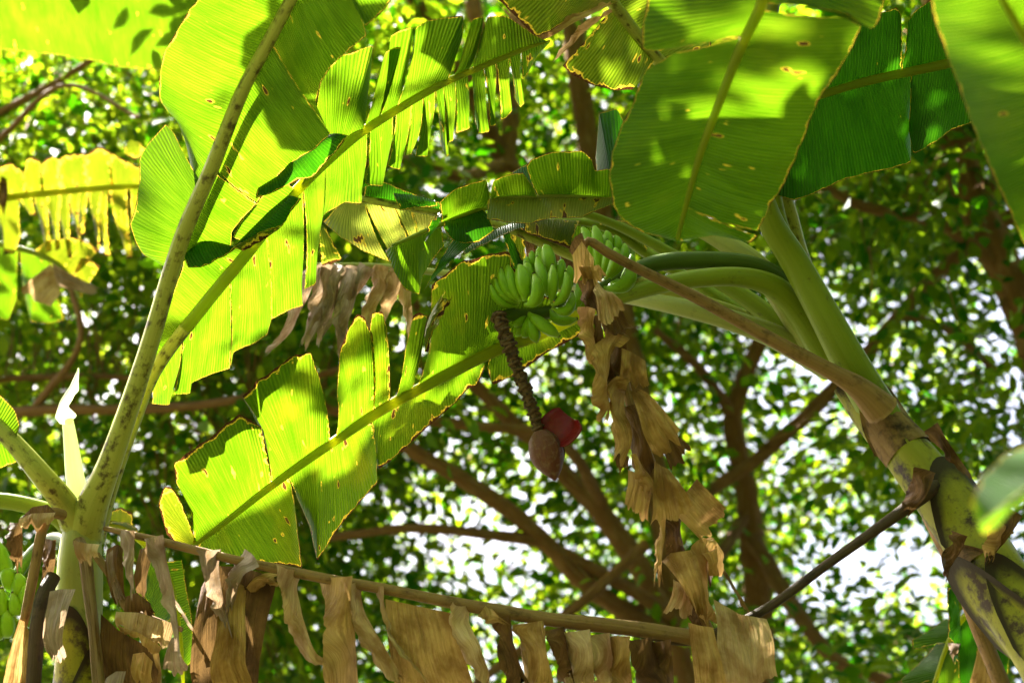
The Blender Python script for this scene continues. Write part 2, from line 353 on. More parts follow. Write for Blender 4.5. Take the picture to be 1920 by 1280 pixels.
# ------------------------------------------------------------------ trees behind
def tree(name, label, limbs, clusters, mat, leaf=(.11, .19), per=(10, 19), group='broadleaf trees behind the banana plants', spread=.34, rng=RNG):
    """limbs: list of (3-D points, radii); clusters: (n,3) centres of leafy sprays"""
    base = np.asarray(limbs[0][0][0])
    root = empty(name, (base[0], base[1], 0)); tag(root, label, 'tree', group)
    off = np.array(root.location)
    allp = []
    for k, (p, r) in enumerate(limbs):
        p = np.asarray(p, float)
        tube('trunk' if k == 0 else 'limb', p - off, r, M['bark'], root, nseg=9, rough=.25, n=max(16, len(p) * 6))
        allp.append(resample(p, 60))
    allp = np.concatenate(allp)
    # thin twigs from the closest limb to each spray
    V, Fc = [], []
    tw = []
    for c in clusters:
        q = allp[np.argmin(((allp - c) ** 2).sum(1))]
        q = c + (q - c) * min(1, 1.3 / (np.linalg.norm(c - q) + 1e-6))
        mid = (q + c) / 2 + rng.normal(0, .12, 3) + np.array([0, 0, .15])
        pts = resample(np.array([q, mid, c]), 5); L = np.linalg.norm(c - q)
        tw.append(c - mid)
        for i, p in enumerate(pts):
            r = (.004 + .0035 * L) * (1 - i / 4.6)
            for a in range(3):
                V.append(p - off + r * np.array([math.cos(a * 2.1), math.sin(a * 2.1) * .7, math.sin(a * 2.1) * .7]))
        b = len(V) - 15
        for i in range(4):
            for a in range(3): Fc.append((b + i*3 + a, b + i*3 + (a+1) % 3, b + i*3 + 3 + (a+1) % 3, b + i*3 + 3 + a))
    o = make('twigs', V, Fc, M['bark'], root); tag(o, kind='stuff')
    # leaves
    cs, ds = [], []
    for c, d in zip(clusters, tw):
        n = rng.integers(*per)
        d = d / (np.linalg.norm(d) + 1e-6)
        u = rng.normal(0, 1, (n, 3)) * spread * np.array([1, 1, .6])
        cs.append(c + u); dd = u * 1.4 + d * .35 + np.array([0, 0, -.12]); ds.append(dd)
    cs = np.concatenate(cs); ds = np.concatenate(ds) + rng.normal(0, .12, (len(cs), 3))
    ds /= np.linalg.norm(ds, axis=1, keepdims=True)
    nn = np.array([0, 0, 1.]) + rng.normal(0, .55, ds.shape); sd = np.cross(ds, nn); sd /= np.linalg.norm(sd, axis=1, keepdims=True)
    up = np.cross(sd, ds)
    Ln = (leaf[0] + (leaf[1] - leaf[0]) * rng.beta(1.3, 1.8, len(cs)) * 1.35)[:, None]; Wd = Ln * rng.uniform(.2, .29, (len(cs), 1))
    q = [cs, cs + ds*Ln*.28 + sd*Wd*.85 + up*Wd*.3, cs + ds*Ln*.28 - sd*Wd*.85 + up*Wd*.3,
         cs + ds*Ln*.62 + sd*Wd + up*Wd*.25 - up*Ln*.03, cs + ds*Ln*.62 - sd*Wd + up*Wd*.25 - up*Ln*.03, cs + ds*Ln - up*Ln*.12]
    V = (np.stack(q, 1) - off).reshape(-1, 3); n = len(cs)
    me = bpy.data.meshes.new('crown')
    me.vertices.add(n * 6); me.vertices.foreach_set('co', V.astype(np.float32).ravel())
    tri = np.array([0, 2, 1, 1, 2, 4, 1, 4, 3, 3, 4, 5]); idx = (np.arange(n)[:, None] * 6 + tri[None]).ravel()
    me.loops.add(n * 12); me.loops.foreach_set('vertex_index', idx.astype(np.int32))
    me.polygons.add(n * 4); me.polygons.foreach_set('loop_start', np.arange(0, n * 12, 3, dtype=np.int32))
    me.update(calc_edges=True); me.validate()
    me.materials.append(mat)
    cr = bpy.data.objects.new('crown', me); COL.objects.link(cr); cr.parent = root; tag(cr, kind='stuff')
    return root

# how thick the foliage hangs in each direction (photo pixels); the light gaps are where the sky shows
GAPS = [(1620, 1060, 130, 90, .95), (1490, 800, 60, 60, .8), (930, 985, 110, 60, .85), (1010, 1010, 70, 40, .7), (1590, 560, 70, 40, .6), (1650, 720, 80, 70, .6), (1390, 800, 50, 60, .4),
        (1180, 780, 60, 60, .3), (960, 1230, 40, 60, .8), (1500, 640, 80, 90, .5), (800, 960, 60, 40, .5), (1300, 760, 60, 60, .4), (1760, 1120, 60, 60, .7), (1690, 1000, 70, 60, .8), (40, 640, 60, 40, .0)]
def dens(x, y):
    d = np.full_like(x, 1.0)
    for gx, gy, sx, sy, a in GAPS: d *= 1 - min(1, a * 1.15) * np.exp(-((((x - gx) / sx) ** 2 + ((y - gy) / sy) ** 2) * .6) ** 1.5)
    d *= np.where((x > 850) & (y > 600), .9, 1.0)
    return d
def sprays(n, x0, x1, y0, y1, d0, d1, keep=dens, rng=RNG):
    x = rng.uniform(x0, x1, n); y = rng.uniform(y0, y1, n); d = rng.uniform(d0, d1, n)
    k = rng.uniform(0, 1, n) < keep(x, y)
    return px(np.stack([x, y, d], 1)[k])
def limb(pts, r0, r1):
    P = px(pts); d = np.array([p[2] for p in pts]); rr = np.linspace(r0, r1, len(pts))
    return P, np.array([pr(a, b) for a, b in zip(rr, d)])
def down(pt, lean=(0, 0)):
    p = px([pt])[0]; return np.array([[p[0] + lean[0], p[1] + lean[1], 0], [p[0] + lean[0] * .8, p[1] + lean[1] * .8, p[2] * .5]])
def trunk_from(pts, r0, r1, lean=(0, 0)):
    P, r = limb(pts, r0, r1); D = down(pts[0], lean)
    return np.concatenate([D, P]), np.r_[r[0] * 1.35, r[0] * 1.15, r]

T1 = [trunk_from([(1290, 1330, 10), (1255, 1170, 10), (1150, 990, 10), (1050, 880, 10), (930, 760, 9.8), (820, 640, 9.6), (760, 520, 9.4)], 26, 9),
      limb([(1265, 1200, 10), (1120, 1110, 9.6), (960, 960, 9.3), (800, 860, 9.1), (640, 770, 9), (470, 750, 8.9)], 21, 10),
      limb([(1270, 1200, 10), (1230, 900, 10.2), (1170, 600, 10.4), (1105, 280, 10.4), (1075, 60, 10.2), (1060, -200, 10)], 21, 21),
      limb([(1180, 640, 10.4), (1040, 420, 10.3), (940, 290, 10.2), (880, 160, 10), (780, 0, 9.8), (740, -120, 9.6)], 20, 16),
      limb([(950, 310, 10.2), (955, 200, 10.2), (900, 60, 10.2), (870, -100, 10.2)], 18, 14),
      limb([(1210, 1020, 9.5), (1100, 1120, 9.3), (1000, 1200, 9.2), (880, 1290, 9)], 12, 8),
      limb([(1260, 1150, 9.8), (1020, 1020, 9.4), (900, 1000, 9.2), (770, 990, 9.1), (600, 1010, 9)], 14, 7),
      limb([(1130, 940, 9.9), (1040, 820, 9.2), (900, 800, 9), (720, 780, 9)], 12, 8),
      limb([(940, 310, 10), (860, 330, 9.6), (760, 300, 9.4), (600, 330, 9.2)], 14, 8)]
T3 = [trunk_from([(1420, 1340, 11), (1425, 1160, 11), (1405, 980, 11), (1395, 900, 11), (1375, 780, 10.9), (1420, 650, 10.8), (1500, 480, 10.7)], 30, 12),
      limb([(1400, 960, 11), (1330, 1060, 10.4), (1180, 1150, 10)], 13, 9),
      limb([(1330, 920, 10.2), (1420, 860, 10.3), (1560, 730, 10.3), (1680, 600, 10.2), (1750, 520, 10), (1900, 400, 9.8)], 13, 13),
      limb([(1375, 780, 10.9), (1310, 690, 10.5), (1230, 620, 10.2)], 12, 7),
      limb([(1405, 1000, 11), (1560, 1230, 9.8), (1700, 1290, 9.5)], 16, 12),
      limb([(1560, 740, 10.3), (1500, 800, 10.2), (1440, 830, 10.2)], 8, 5),
      limb([(1690, 590, 10.2), (1780, 620, 9.7), (1870, 700, 9.4)], 9, 5)]
T2 = [trunk_from([(-420, 1300, 9.2), (-330, 900, 9.2), (-260, 500, 9.3), (-150, 150, 9.4), (0, -200, 9.4)], 44, 22),
      limb([(-330, 900, 9.2), (-150, 800, 9), (60, 770, 8.8), (300, 765, 8.8), (460, 745, 8.8), (640, 690, 8.8)], 13, 7),
      limb([(-300, 760, 9.2), (-100, 720, 9.2), (150, 705, 9.3), (330, 715, 9.3)], 9, 5),
      limb([(-260, 480, 9.3), (0, 260, 9), (120, 160, 8.8), (260, 220, 8.6)], 8, 3),
      limb([(-200, 300, 9.3), (60, 180, 9.2), (260, 60, 9.2), (500, -60, 9.2)], 9, 4),
      limb([(60, 770, 8.8), (150, 640, 8.8), (120, 500, 8.9)], 8, 5)]
T4 = [trunk_from([(2080, 1330, 9.2), (2010, 900, 9.2), (1935, 620, 9.2), (1870, 480, 9.2), (1800, 300, 9.2), (1760, 0, 9.2), (1740, -300, 9.2)], 42, 26),
      limb([(1880, 500, 9.2), (1760, 420, 9), (1600, 380, 8.9), (1480, 300, 8.8)], 14, 7),
      limb([(1830, 380, 9.2), (1950, 250, 9.2), (2100, 100, 9.2)], 18, 9)]
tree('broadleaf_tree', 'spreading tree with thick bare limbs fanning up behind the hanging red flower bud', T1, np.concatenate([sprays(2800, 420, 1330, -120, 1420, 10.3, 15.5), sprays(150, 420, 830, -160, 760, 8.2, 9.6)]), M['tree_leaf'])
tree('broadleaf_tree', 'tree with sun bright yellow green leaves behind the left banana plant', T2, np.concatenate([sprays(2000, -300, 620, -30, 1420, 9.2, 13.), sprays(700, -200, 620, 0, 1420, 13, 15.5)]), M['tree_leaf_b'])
tree('broadleaf_tree', 'tree with forked slender trunk standing right of the hanging dry leaf column', T3, np.concatenate([sprays(2000, 1220, 1800, -60, 1420, 11.2, 16), sprays(50, 1220, 1800, 60, 1420, 8.8, 10.6)]), M['tree_leaf'])
tree('broadleaf_tree', 'dark shaded tree with thick trunk at the right edge', T4, np.concatenate([sprays(950, 1570, 2400, -400, 1420, 8.0, 11.8), sprays(260, 1420, 1900, -100, 430, 8.6, 12)]), M['tree_leaf'])

# unseen tall tree beside the camera, its boughs placed to shade the right-hand plant
rs = np.random.default_rng(11)
sh = []
while len(sh) < 850:
    x, y, z = rs.uniform(-4.2, 5.5), rs.uniform(2.4, 11.5), rs.uniform(8.4, 12.0)
    if (z - CAMZ) / max(y, .1) < math.tan(R(42.5)): continue
    q = (z - 5) / SUN.z; x0, y0 = x - SUN.x * q, y - SUN.y * q      # where its shadow falls at leaf height
    if y0 < 4.0: keep = (1.0 if x0 < 1.3 else .3) if x0 > .75 else .06
    elif y0 < 5.45: keep = 1.0 if x0 > .55 else (.16 if x0 > -.4 else 0.)
    else: keep = 1.0 if x0 > (-.85 if y0 < 5.85 else .3) else 0.
    if rs.uniform() < keep: sh.append((x, y, z))
T5 = [(np.array([[5.6, 3.2, 0], [5.5, 3.3, 4], [5.0, 3.6, 7.5], [3.6, 4.2, 9.5], [1.5, 5, 10.3], [-1.5, 6, 10.6]]), np.array([.34, .3, .25, .17, .11, .05])),
      (np.array([[5.0, 3.6, 7.5], [5.3, 5.5, 9.5], [4.6, 7.5, 10.8]]), np.array([.17, .12, .05])),
      (np.array([[3.6, 4.2, 9.5], [2.0, 3.2, 10.2], [.2, 2.6, 10.4]]), np.array([.12, .09, .04]))]
tree('broadleaf_tree', 'unseen tall tree above the picture, its boughs placed to shade the right banana plant', T5, np.array(sh), M['tree_leaf'], leaf=(.13, .22), per=(18, 30), spread=.36, rng=rs)
# unseen trees added behind and beside the camera to cut the sky light
for bx, by, lab, cx0, cx1, cy0, cy1 in ((-4.5, -5.5, 'unseen tree added behind the camera on the left to cut the sky light', -10, 0, -9, -1.8), (4.8, -4.5, 'unseen tree added behind the camera on the right to cut the sky light', 0, 10, -9, -1.5), (8.5, 3.5, 'unseen tree added outside the right edge of the picture to cut the sky light', 6, 12, 0, 9)):
    cl = np.stack([rs.uniform(cx0, cx1, 700), rs.uniform(cy0, cy1, 700), rs.uniform(2.0, 12.5, 700)], 1)
    tr = [(np.array([[bx, by, 0], [bx + .1, by, 3], [bx - .2, by + .3, 7], [bx, by, 11]]), np.array([.3, .25, .17, .05])),
          (np.array([[bx, by, 4.0], [(bx + cx0) / 2, by + 1, 6], [cx0 + 1, by + 1.5, 7.5]]), np.array([.14, .1, .04])), (np.array([[bx, by, 4.5], [(bx + cx1) / 2, by - 1, 6.5], [cx1 - 1, by - 1.5, 8]]), np.array([.14, .1, .04]))]
    tree('broadleaf_tree', lab, tr, cl, M['tree_leaf'], leaf=(.2, .34), per=(16, 26), spread=.5, rng=rs)

# ------------------------------------------------------------------ banana plants
def plant(name, label, loc, group=None):
    o = empty(name, loc); WROOT.add(o.name); tag(o, label, 'banana plant', group); return o

class Leaf:
    """a banana leaf: the midrib with its petiole (one tube) and the blade pieces on it"""
    def __init__(s, root, pts, rad, mat='midrib', blade='leaf', flat=.85, name='leaf', n=None, rib=None):
        s.p = np.asarray(pts, float); s.q = resample(s.p, 160); s.blade = blade
        rr = [pr(r, p[2]) for r, p in zip(rad, pts)]
        s.o = tube(name, px(s.p), rr, M[mat], root, nseg=10, n=n or max(30, len(pts) * 6), flat=flat)
        if rib is not None:                      # the ridge under the blade is paler than the petiole
            s.o.data.materials.append(M['midrib'])
            nf = len(s.o.data.polygons); n_ = n or max(30, len(pts) * 6)
            mi = np.array([1 if (i // 10) / (n_ - 1) > rib else 0 for i in range(nf)], np.int32); s.o.data.polygons.foreach_set('material_index', mi)
    def at(s, x, y):
        return int(np.argmin((s.q[:, 0] - x) ** 2 + (s.q[:, 1] - y) ** 2))
    def seg(s, a, b, outer, dd=0., mat=None, nu=None, nv=10, back=.01, **kw):
        i, j = s.at(*a), s.at(*b)
        ii = np.linspace(i, j, max(2, abs(j - i) + 1)).round().astype(int)
        A = s.q[ii].copy(); A[:, 2] += back / S
        A = resample(A, 24, False)
        n = len(outer); da, db = A[0, 2], A[-1, 2]
        d2 = dd if isinstance(dd, (tuple, list)) else (dd, dd)
        B = [(p[0], p[1], (da + (db - da) * k / max(1, n - 1)) + (p[2] if len(p) > 2 else d2[0] + (d2[1] - d2[0]) * k / max(1, n - 1))) for k, p in enumerate(outer)]
        L = np.linalg.norm(np.diff(px(B), axis=0), axis=1).sum()
        nu = nu or int(np.clip(L / .012, 14, 60))
        return sheet('blade', px(A), px(B), M[mat or s.blade], s.o, nu, nv, **kw)

def ribbon(name, pts, d, mat, parent, crump=.02, n=None, nv=9, bulge=.25, wav=.03, fold=0.):
    """a hanging dry strip: (x, y, width) in pixels from top to bottom at distance d (or d0, d1)"""
    P = resample(np.asarray(pts, float), n or max(20, len(pts) * 8))
    d0, d1 = d if isinstance(d, tuple) else (d, d)
    D = np.linspace(d0, d1, len(P))
    T = np.gradient(P[:, :2], axis=0); T /= np.linalg.norm(T, axis=1, keepdims=True) + 1e-9
    Nn = np.stack([-T[:, 1], T[:, 0]], 1)
    SEED[0] += 1; tw = np.sin(np.linspace(0, 4.2, len(P)) + SEED[0] * 1.7) * P[:, 2] / F * 1.1
    A = np.c_[P[:, :2] - Nn * P[:, 2:3] / 2, D - tw * d0]; B = np.c_[P[:, :2] + Nn * P[:, 2:3] / 2, D + tw * d0]
    return sheet(name, px(A), px(B), M[mat], parent, len(P), nv, bulge=bulge, wav=wav, crump=crump, cfr=17, swap=True, rag=.011, pleat=.0032, endrag=.02)

def plate(name, top, bot, d, mat, parent, nu=26, nv=16, bulge=.12, crump=.032, **kw):
    d0, d1 = d if isinstance(d, tuple) else (d, d)
    return sheet(name, px([(*p[:2], d0 + (p[2] if len(p) > 2 else 0)) for p in top]), px([(*p[:2], d1 + (p[2] if len(p) > 2 else 0)) for p in bot]), M[mat], parent, nu, nv, bulge=bulge, crump=crump, smoothA=False, rag=.016 if mat.startswith('dead') else .004, pleat=.004 if mat.startswith('dead') else 0., **kw)

def banana(root, a, m, b, wpx, d, mat='banana', db=None):
    """one finger: base, middle and tip in pixels; five-sided, bowed, with a neck and a dark tip"""
    db = d if db is None else db
    n = 16; t = np.linspace(0, 1, n)[:, None]
    a3, m3, b3 = px([(*a, d)])[0], px([(*m, (d + db) / 2 - .015)])[0], px([(*b, db)])[0]
    c = 2 * m3 - (a3 + b3) / 2
    P = (1 - t) ** 2 * a3 + 2 * t * (1 - t) * c + t ** 2 * b3
    prof = np.interp(t[:, 0], [0, .08, .2, .38, .62, .8, .9, .955, 1], [.30, .36, .72, .96, 1, .84, .55, .34, .27])
    r = pr(wpx * .56, (d + db) / 2) * prof
    T = np.gradient(P, axis=0); T /= np.linalg.norm(T, axis=1, keepdims=True)
    bow = (a3 + b3) / 2 - m3
    bow = bow / (np.linalg.norm(bow) + 1e-6) if np.linalg.norm(bow) > 1e-4 else np.array([0, -1., 0])
    V, uv = [], []
    ns = 15
    for i in range(n):
        nn = bow - (bow @ T[i]) * T[i]; nn /= np.linalg.norm(nn) + 1e-9; bb = np.cross(T[i], nn)
        for k in range(ns):
            an = 2 * math.pi * k / ns
            rr = r[i] * (1 + .075 * math.cos(5 * an + .6) * prof[i])
            V.append(P[i] + rr * (math.cos(an) * nn + math.sin(an) * bb)); uv.append((k / ns, t[i, 0]))
    f = grid_faces(n, ns, True); f.append(tuple(range(ns))[::-1]); f.append(tuple(range((n - 1) * ns, n * ns)))
    o = make('banana', V, f, M[mat], root, uv)
    o.data.materials.append(M['banana_end']); o.data.polygons[len(f) - 1].material_index = 1
    return o

# ================================================================== right plant: leaning pseudostem, bunch, big leaves
ST = [(1598, 712, 4.2), (1660, 800, 4.15), (1765, 930, 4.02), (1880, 1100, 3.85), (1990, 1265, 3.7)]
stp = px(ST); e0 = stp[-1]
stp = np.concatenate([stp, [[e0[0] + .2, e0[1] - .2, 1.7], [e0[0] + .34, e0[1] - .3, .8], [e0[0] + .4, e0[1] - .34, -.05]]])
str_ = [pr(40, 4.2), pr(44, 4.15), pr(50, 4.02), pr(57, 3.85), pr(63, 3.7), .14, .16, .18]
P1 = plant('banana_plant', 'fruiting banana plant with leaning stem, green bunch and red bud hanging from it', (stp[-1][0], stp[-1][1], 0))
tube('pseudostem', stp, str_, M['stem'], P1, nseg=24, n=70, rough=.1)

def sheath(root, t0, t1, ac, aw, dr, mat, curve=stp, rad=str_, lip=.0, slant=.25, name='leaf_sheath', flare=0.):
    """an old leaf base wrapped part of the way round the stem, its top edge lifting off"""
    PR = resample(np.c_[curve, np.array(rad)[:, None]], 300); n, m = 26, 18
    V, uv = [], []
    for i in range(n):
        for k in range(m):
            b = k / (m - 1) * 2 - 1
            v = i / (n - 1)
            tt = t0 + slant * (t1 - t0) * b * b * (1 - v) + (t1 - t0) * v
            q = min(298, max(1, tt * 299)); j = int(q)
            p = PR[j] * (1 - q + j) + PR[j + 1] * (q - j); T = PR[j + 1, :3] - PR[j - 1, :3]; T /= np.linalg.norm(T)
            tc = CAM - p[:3]; tc -= (tc @ T) * T; tc /= np.linalg.norm(tc); s2 = np.cross(T, tc)
            a = ac + b * aw
            r = p[3] * (1 + dr + flare * max(0, 1 - v * 5) ** 2) + .004 * mnoise.noise(Vector((a * 2, tt * 40, ac)))
            V.append(p[:3] + r * (math.cos(a) * tc + math.sin(a) * s2)); uv.append((a / 6.28, v * .6))
    return make(name, V, grid_faces(n, m), M[mat], root, uv, [(1, 1)] * len(V))
sheath(P1, .10, .34, -.7, 1.5, .07, 'sheath_stem', flare=.25)
sheath(P1, .17, .42, .9, 1.1, .10, 'sheath_stem', flare=.35)
sheath(P1, .19, .45, -.2, .9, .13, 'sheath_stem', flare=.2)
sheath(P1, .30, .52, .3, 1.2, .10, 'sheath_stem', flare=.3)
sheath(P1, .27, .5, -1.2, .9, .09, 'sheath_stem', flare=.3)
sheath(P1, .165, .185, .9, 1.1, .14, 'sheath_dry', flare=.2, slant=1.2)
sheath(P1, .295, .315, .35, 1.1, .16, 'sheath_dry', flare=.5, slant=1.0)
sheath(P1, .01, .075, -.5, 1.7, .06, 'sheath_dry', flare=.1, slant=.8)

# petioles fanning out of the crown and the leaves on them
Q1 = Leaf(P1, [(1665, 800, 4.15), (1600, 690, 4.12), (1540, 580, 4.1), (1490, 490, 4.08), (1440, 405, 4.02), (1405, 260, 3.9), (1395, 60, 3.6), (1400, -130, 3.2), (1425, -150, 2.95), (1440, -70, 2.82), (1431, 0, 2.8), (1390, 87, 2.85), (1353, 181, 2.92), (1313, 289, 3.0), (1290, 370, 3.07), (1270, 448, 3.14)],
          [40, 36, 31, 28, 25, 20, 18, 16, 14, 13, 11.5, 10, 8.5, 6.5, 5, 3.5], 'petiole_green', 'leaf', rib=.6)
k = dict(wav=.02, bulge=.05)
Q1.seg((1436, -40), (1402, 60), [(1230, -60), (1214, 0), (1203, 60), (1203, 94), (1225, 96), (1262, 92)], .05, **k)
Q1.seg((1400, 66), (1270, 448), [(1262, 100), (1239, 114), (1209, 131), (1196, 165), (1189, 191), (1165, 235), (1148, 289), (1143, 329), (1148, 386), (1169, 416), (1205, 438), (1268, 452)], (.06, .02), nv=14, **k)
Q1.seg((1438, -60), (1425, 10), [(1680, -60), (1659, 0), (1649, 37), (1635, 55), (1616, 46), (1590, 25)], -.05, **k)
Q1.seg((1424, 12), (1285, 388), [(1588, 30), (1615, 48), (1595, 91), (1571, 138), (1548, 168), (1524, 212), (1509, 259), (1491, 299), (1471, 346), (1444, 386), (1436, 407), (1421, 434)], (-.05, .02), nv=14, **k)
Q1.seg((1285, 388), (1270, 446), [(1419, 440), (1407, 454), (1375, 447), (1342, 440), (1274, 450)], .02, **k)

# unseen torn leaf added above the picture, its slits shaped to dapple the big leaf
def above(x, y, h=2.6):
    p = px([(x, y, 2.8 + max(0, y) * .0007)])[0] + np.array(SUN) * h - CAM
    d = p @ FW; return (960 + p @ RT / d * F, 640 - p @ UP / d * F, d / S)
O = Leaf(P1, [(1560, 640, 4.24), (1500, 520, 4.2), (1455, 400, 4.12), (1430, 200, 3.98), (1450, 0, 3.7), (1500, -160, 3.3)] + [above(*q) for q in ((1560, 318), (1480, 300), (1400, 300), (1310, 302), (1220, 322), (1150, 350))],
         [22, 20, 18, 16, 14, 12, 10, 9, 8, 7, 5, 3], 'petiole_green', 'leaf')
def oseg(a, b, pts):
    A3, B3 = above(*a), above(*b); q = [above(*p) for p in pts]; n = len(q)
    O.seg(A3[:2], B3[:2], [(x, y, d - (A3[2] + (B3[2] - A3[2]) * i / (n - 1))) for i, (x, y, d) in enumerate(q)], wav=.004, rag=.004)
for a, b, pts in (((1570, 318), (1480, 300), [(1640, 180), (1600, 60), (1560, 90), (1520, 120)]), ((1478, 300), (1445, 300), [(1510, 175), (1490, 130), (1450, 180)]), ((1440, 300), (1330, 302), [(1430, 215), (1390, 225), (1340, 262)]), ((1326, 302), (1306, 302), [(1320, 262), (1300, 225), (1290, 250)]),
                  ((1300, 302), (1268, 310), [(1262, 255), (1300, 200), (1262, 205), (1250, 260)]), ((1260, 312), (1242, 316), [(1232, 250), (1255, 190), (1240, 170), (1222, 235)]), ((1236, 317), (1205, 326), [(1210, 220), (1255, 130), (1290, 50), (1230, 20), (1190, 160)]), ((1203, 327), (1150, 350), [(1190, 170), (1225, 0), (1150, 0), (1130, 250)]),
                  ((1570, 318), (1420, 300), [(1600, 420), (1500, 470), (1420, 480)]), ((1418, 300), (1290, 304), [(1415, 480), (1350, 480), (1285, 480)]), ((1286, 304), (1150, 350), [(1280, 480), (1200, 470), (1120, 420)])):
    oseg(a, b, pts)

Q2 = Leaf(P1, [(1640, 770, 4.25), (1575, 665, 4.26), (1530, 580, 4.25), (1494, 480, 4.22), (1466, 370, 4.15), (1420, 290, 4.08), (1350, 215, 4.0), (1236, 115, 3.9), (1190, 60, 3.85), (1149, 5, 3.8), (1090, -80, 3.7), (1000, -190, 3.6)],
          [34, 30, 27, 24, 19, 17, 15.5, 14, 13.5, 13, 11, 8], 'petiole', 'leaf_olive')
Q2.seg((1149, 8), (1040, -150), [(1142, 10), (1075, 30), (1034, 57), (1004, 71), (960, 27), (930, 0), (880, -70)], -.1, wav=.03, bulge=.1)
Q2.seg((1230, 110), (1152, 12), [(1200, 150), (1189, 168), (1155, 168), (1108, 158), (1075, 141), (1055, 124)], -.06, wav=.03, bulge=.06)
Q2.seg((1300, 170), (1110, -50), [(1340, 150), (1330, 60), (1300, -20), (1240, -140)], .1, wav=.03)
ribbon('blade', [(1146, 18, 10), (1110, 42, 14), (1085, 62, 12), (1062, 88, 8), (1048, 104, 4)], 3.74, 'dead', Q2.o)
ribbon('blade', [(1146, 4, 8), (1100, 25, 12), (1060, 45, 14), (1010, 70, 12), (985, 56, 10), (950, 20, 8)], 3.66, 'dead', Q2.o)

# petiole and leaf that runs behind the bunch to the lower left
H = Leaf(P1, [(1560, 690, 4.22), (1500, 590, 4.18), (1455, 540, 4.13), (1400, 521, 4.1), (1330, 520, 4.08), (1250, 532, 4.09), (1138, 565, 4.14), (1060, 603, 4.16), (997, 632, 4.16), (940, 652, 4.15), (880, 681, 4.13), (735, 757, 4.08), (624, 829, 4.04), (507, 912, 4.0), (420, 980, 3.97), (362, 1024, 3.95)],
         [26, 26, 24, 22, 21, 19, 16.5, 15, 14, 13.5, 13, 12, 10.5, 8.5, 6.5, 4], 'petiole_green', 'leaf_worn', rib=.36)
k = dict(wav=.025, bulge=.05, rag=.006)
up, dn = -.12, .12
H.seg((364, 1022), (507, 912), [(362, 960), (331, 905), (326, 866), (361, 843), (383, 824), (420, 796), (448, 774), (488, 797)], (-.02, up), **k)
H.seg((509, 910), (622, 830), [(493, 805), (470, 765), (452, 740), (483, 709), (520, 685), (552, 662), (582, 659), (597, 700), (609, 745)], (up, up), nv=14, **k)
H.seg((626, 827), (698, 782), [(632, 740), (637, 657), (650, 625), (667, 589), (681, 592), (696, 625)], up, nv=14, **k)
H.seg((700, 781), (732, 759), [(694, 620), (699, 589), (718, 584), (725, 612)], up - .01, nv=12, **k)
H.seg((738, 756), (774, 738), [(760, 655), (775, 590), (788, 586), (801, 592), (793, 640)], up, nv=12, **k)
H.seg((778, 736), (995, 633), [(806, 640), (807, 531), (829, 515), (866, 488), (909, 478), (955, 471), (960, 500), (1000, 540), (1050, 570)], up + .02, nv=16, **k)
ribbon('blade', [(800, 660, 4), (803, 630, 14), (818, 590, 22), (838, 553, 18)], 3.98, 'leaf_pale', H.o, crump=.004)
H.seg((1080, 594), (917, 664), [(1110, 612), (1094, 626), (1030, 659), (966, 703), (923, 721), (915, 700)], dn * .5, wav=.02, bulge=-.12)
H.seg((911, 667), (698, 779), [(910, 690), (896, 723), (880, 727), (852, 757), (803, 798), (768, 833), (734, 863), (710, 880), (702, 850)], (dn * .5, dn), wav=.02, bulge=-.1, nv=14)
H.seg((694, 782), (540, 888), [(704, 850), (706, 906), (689, 922), (658, 960), (624, 1001), (593, 1050), (579, 984), (558, 935)], dn, nv=14, **k)
H.seg((536, 891), (368, 1019), [(552, 950), (569, 1066), (540, 1062), (503, 1056), (486, 1053), (430, 1055), (400, 1045), (372, 1030)], (dn, .04), **k)
H.seg((372, 1016), (361, 1025), [(335, 932), (320, 912), (307, 913), (297, 945), (314, 1004), (342, 1024)], .0, mat='leaf_yellow', wav=.02)

# dark leaf folded above the bunch
Fl = Leaf(P1, [(1520, 640, 4.25), (1470, 560, 4.24), (1420, 500, 4.24), (1370, 462, 4.25), (1310, 430, 4.27), (1230, 392, 4.28), (1145, 374, 4.28), (1040, 369, 4.26), (918, 371, 4.24)], [30, 28, 24, 20, 14, 8, 6, 5, 3.5], 'sheath_pale', 'leaf')
Fl.seg((1150, 375), (1012, 369), [(1150, 330), (1142, 316), (1116, 322), (1108, 296), (1091, 283), (1041, 285), (995, 300), (987, 312)], -.1, wav=.03, bulge=.1)
Fl.seg((1010, 369), (918, 371), [(1000, 350), (981, 322), (957, 324), (925, 336), (920, 360)], -.08, wav=.03, bulge=.12)
Fl.seg((1160, 376), (918, 371), [(1150, 380), (1122, 391), (1088, 406), (1034, 408), (990, 420), (950, 416), (913, 410)], -.09, mat='leaf_pale', wav=.02, bulge=.14)  # sheen of the topside put into a paler blade colour
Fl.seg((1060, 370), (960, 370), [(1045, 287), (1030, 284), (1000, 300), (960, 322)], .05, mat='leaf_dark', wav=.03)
Fl.seg((1180, 380), (1120, 372), [(1172, 232), (1158, 206), (1124, 214), (1118, 300)], .12, mat='leaf_dark', wav=.03)

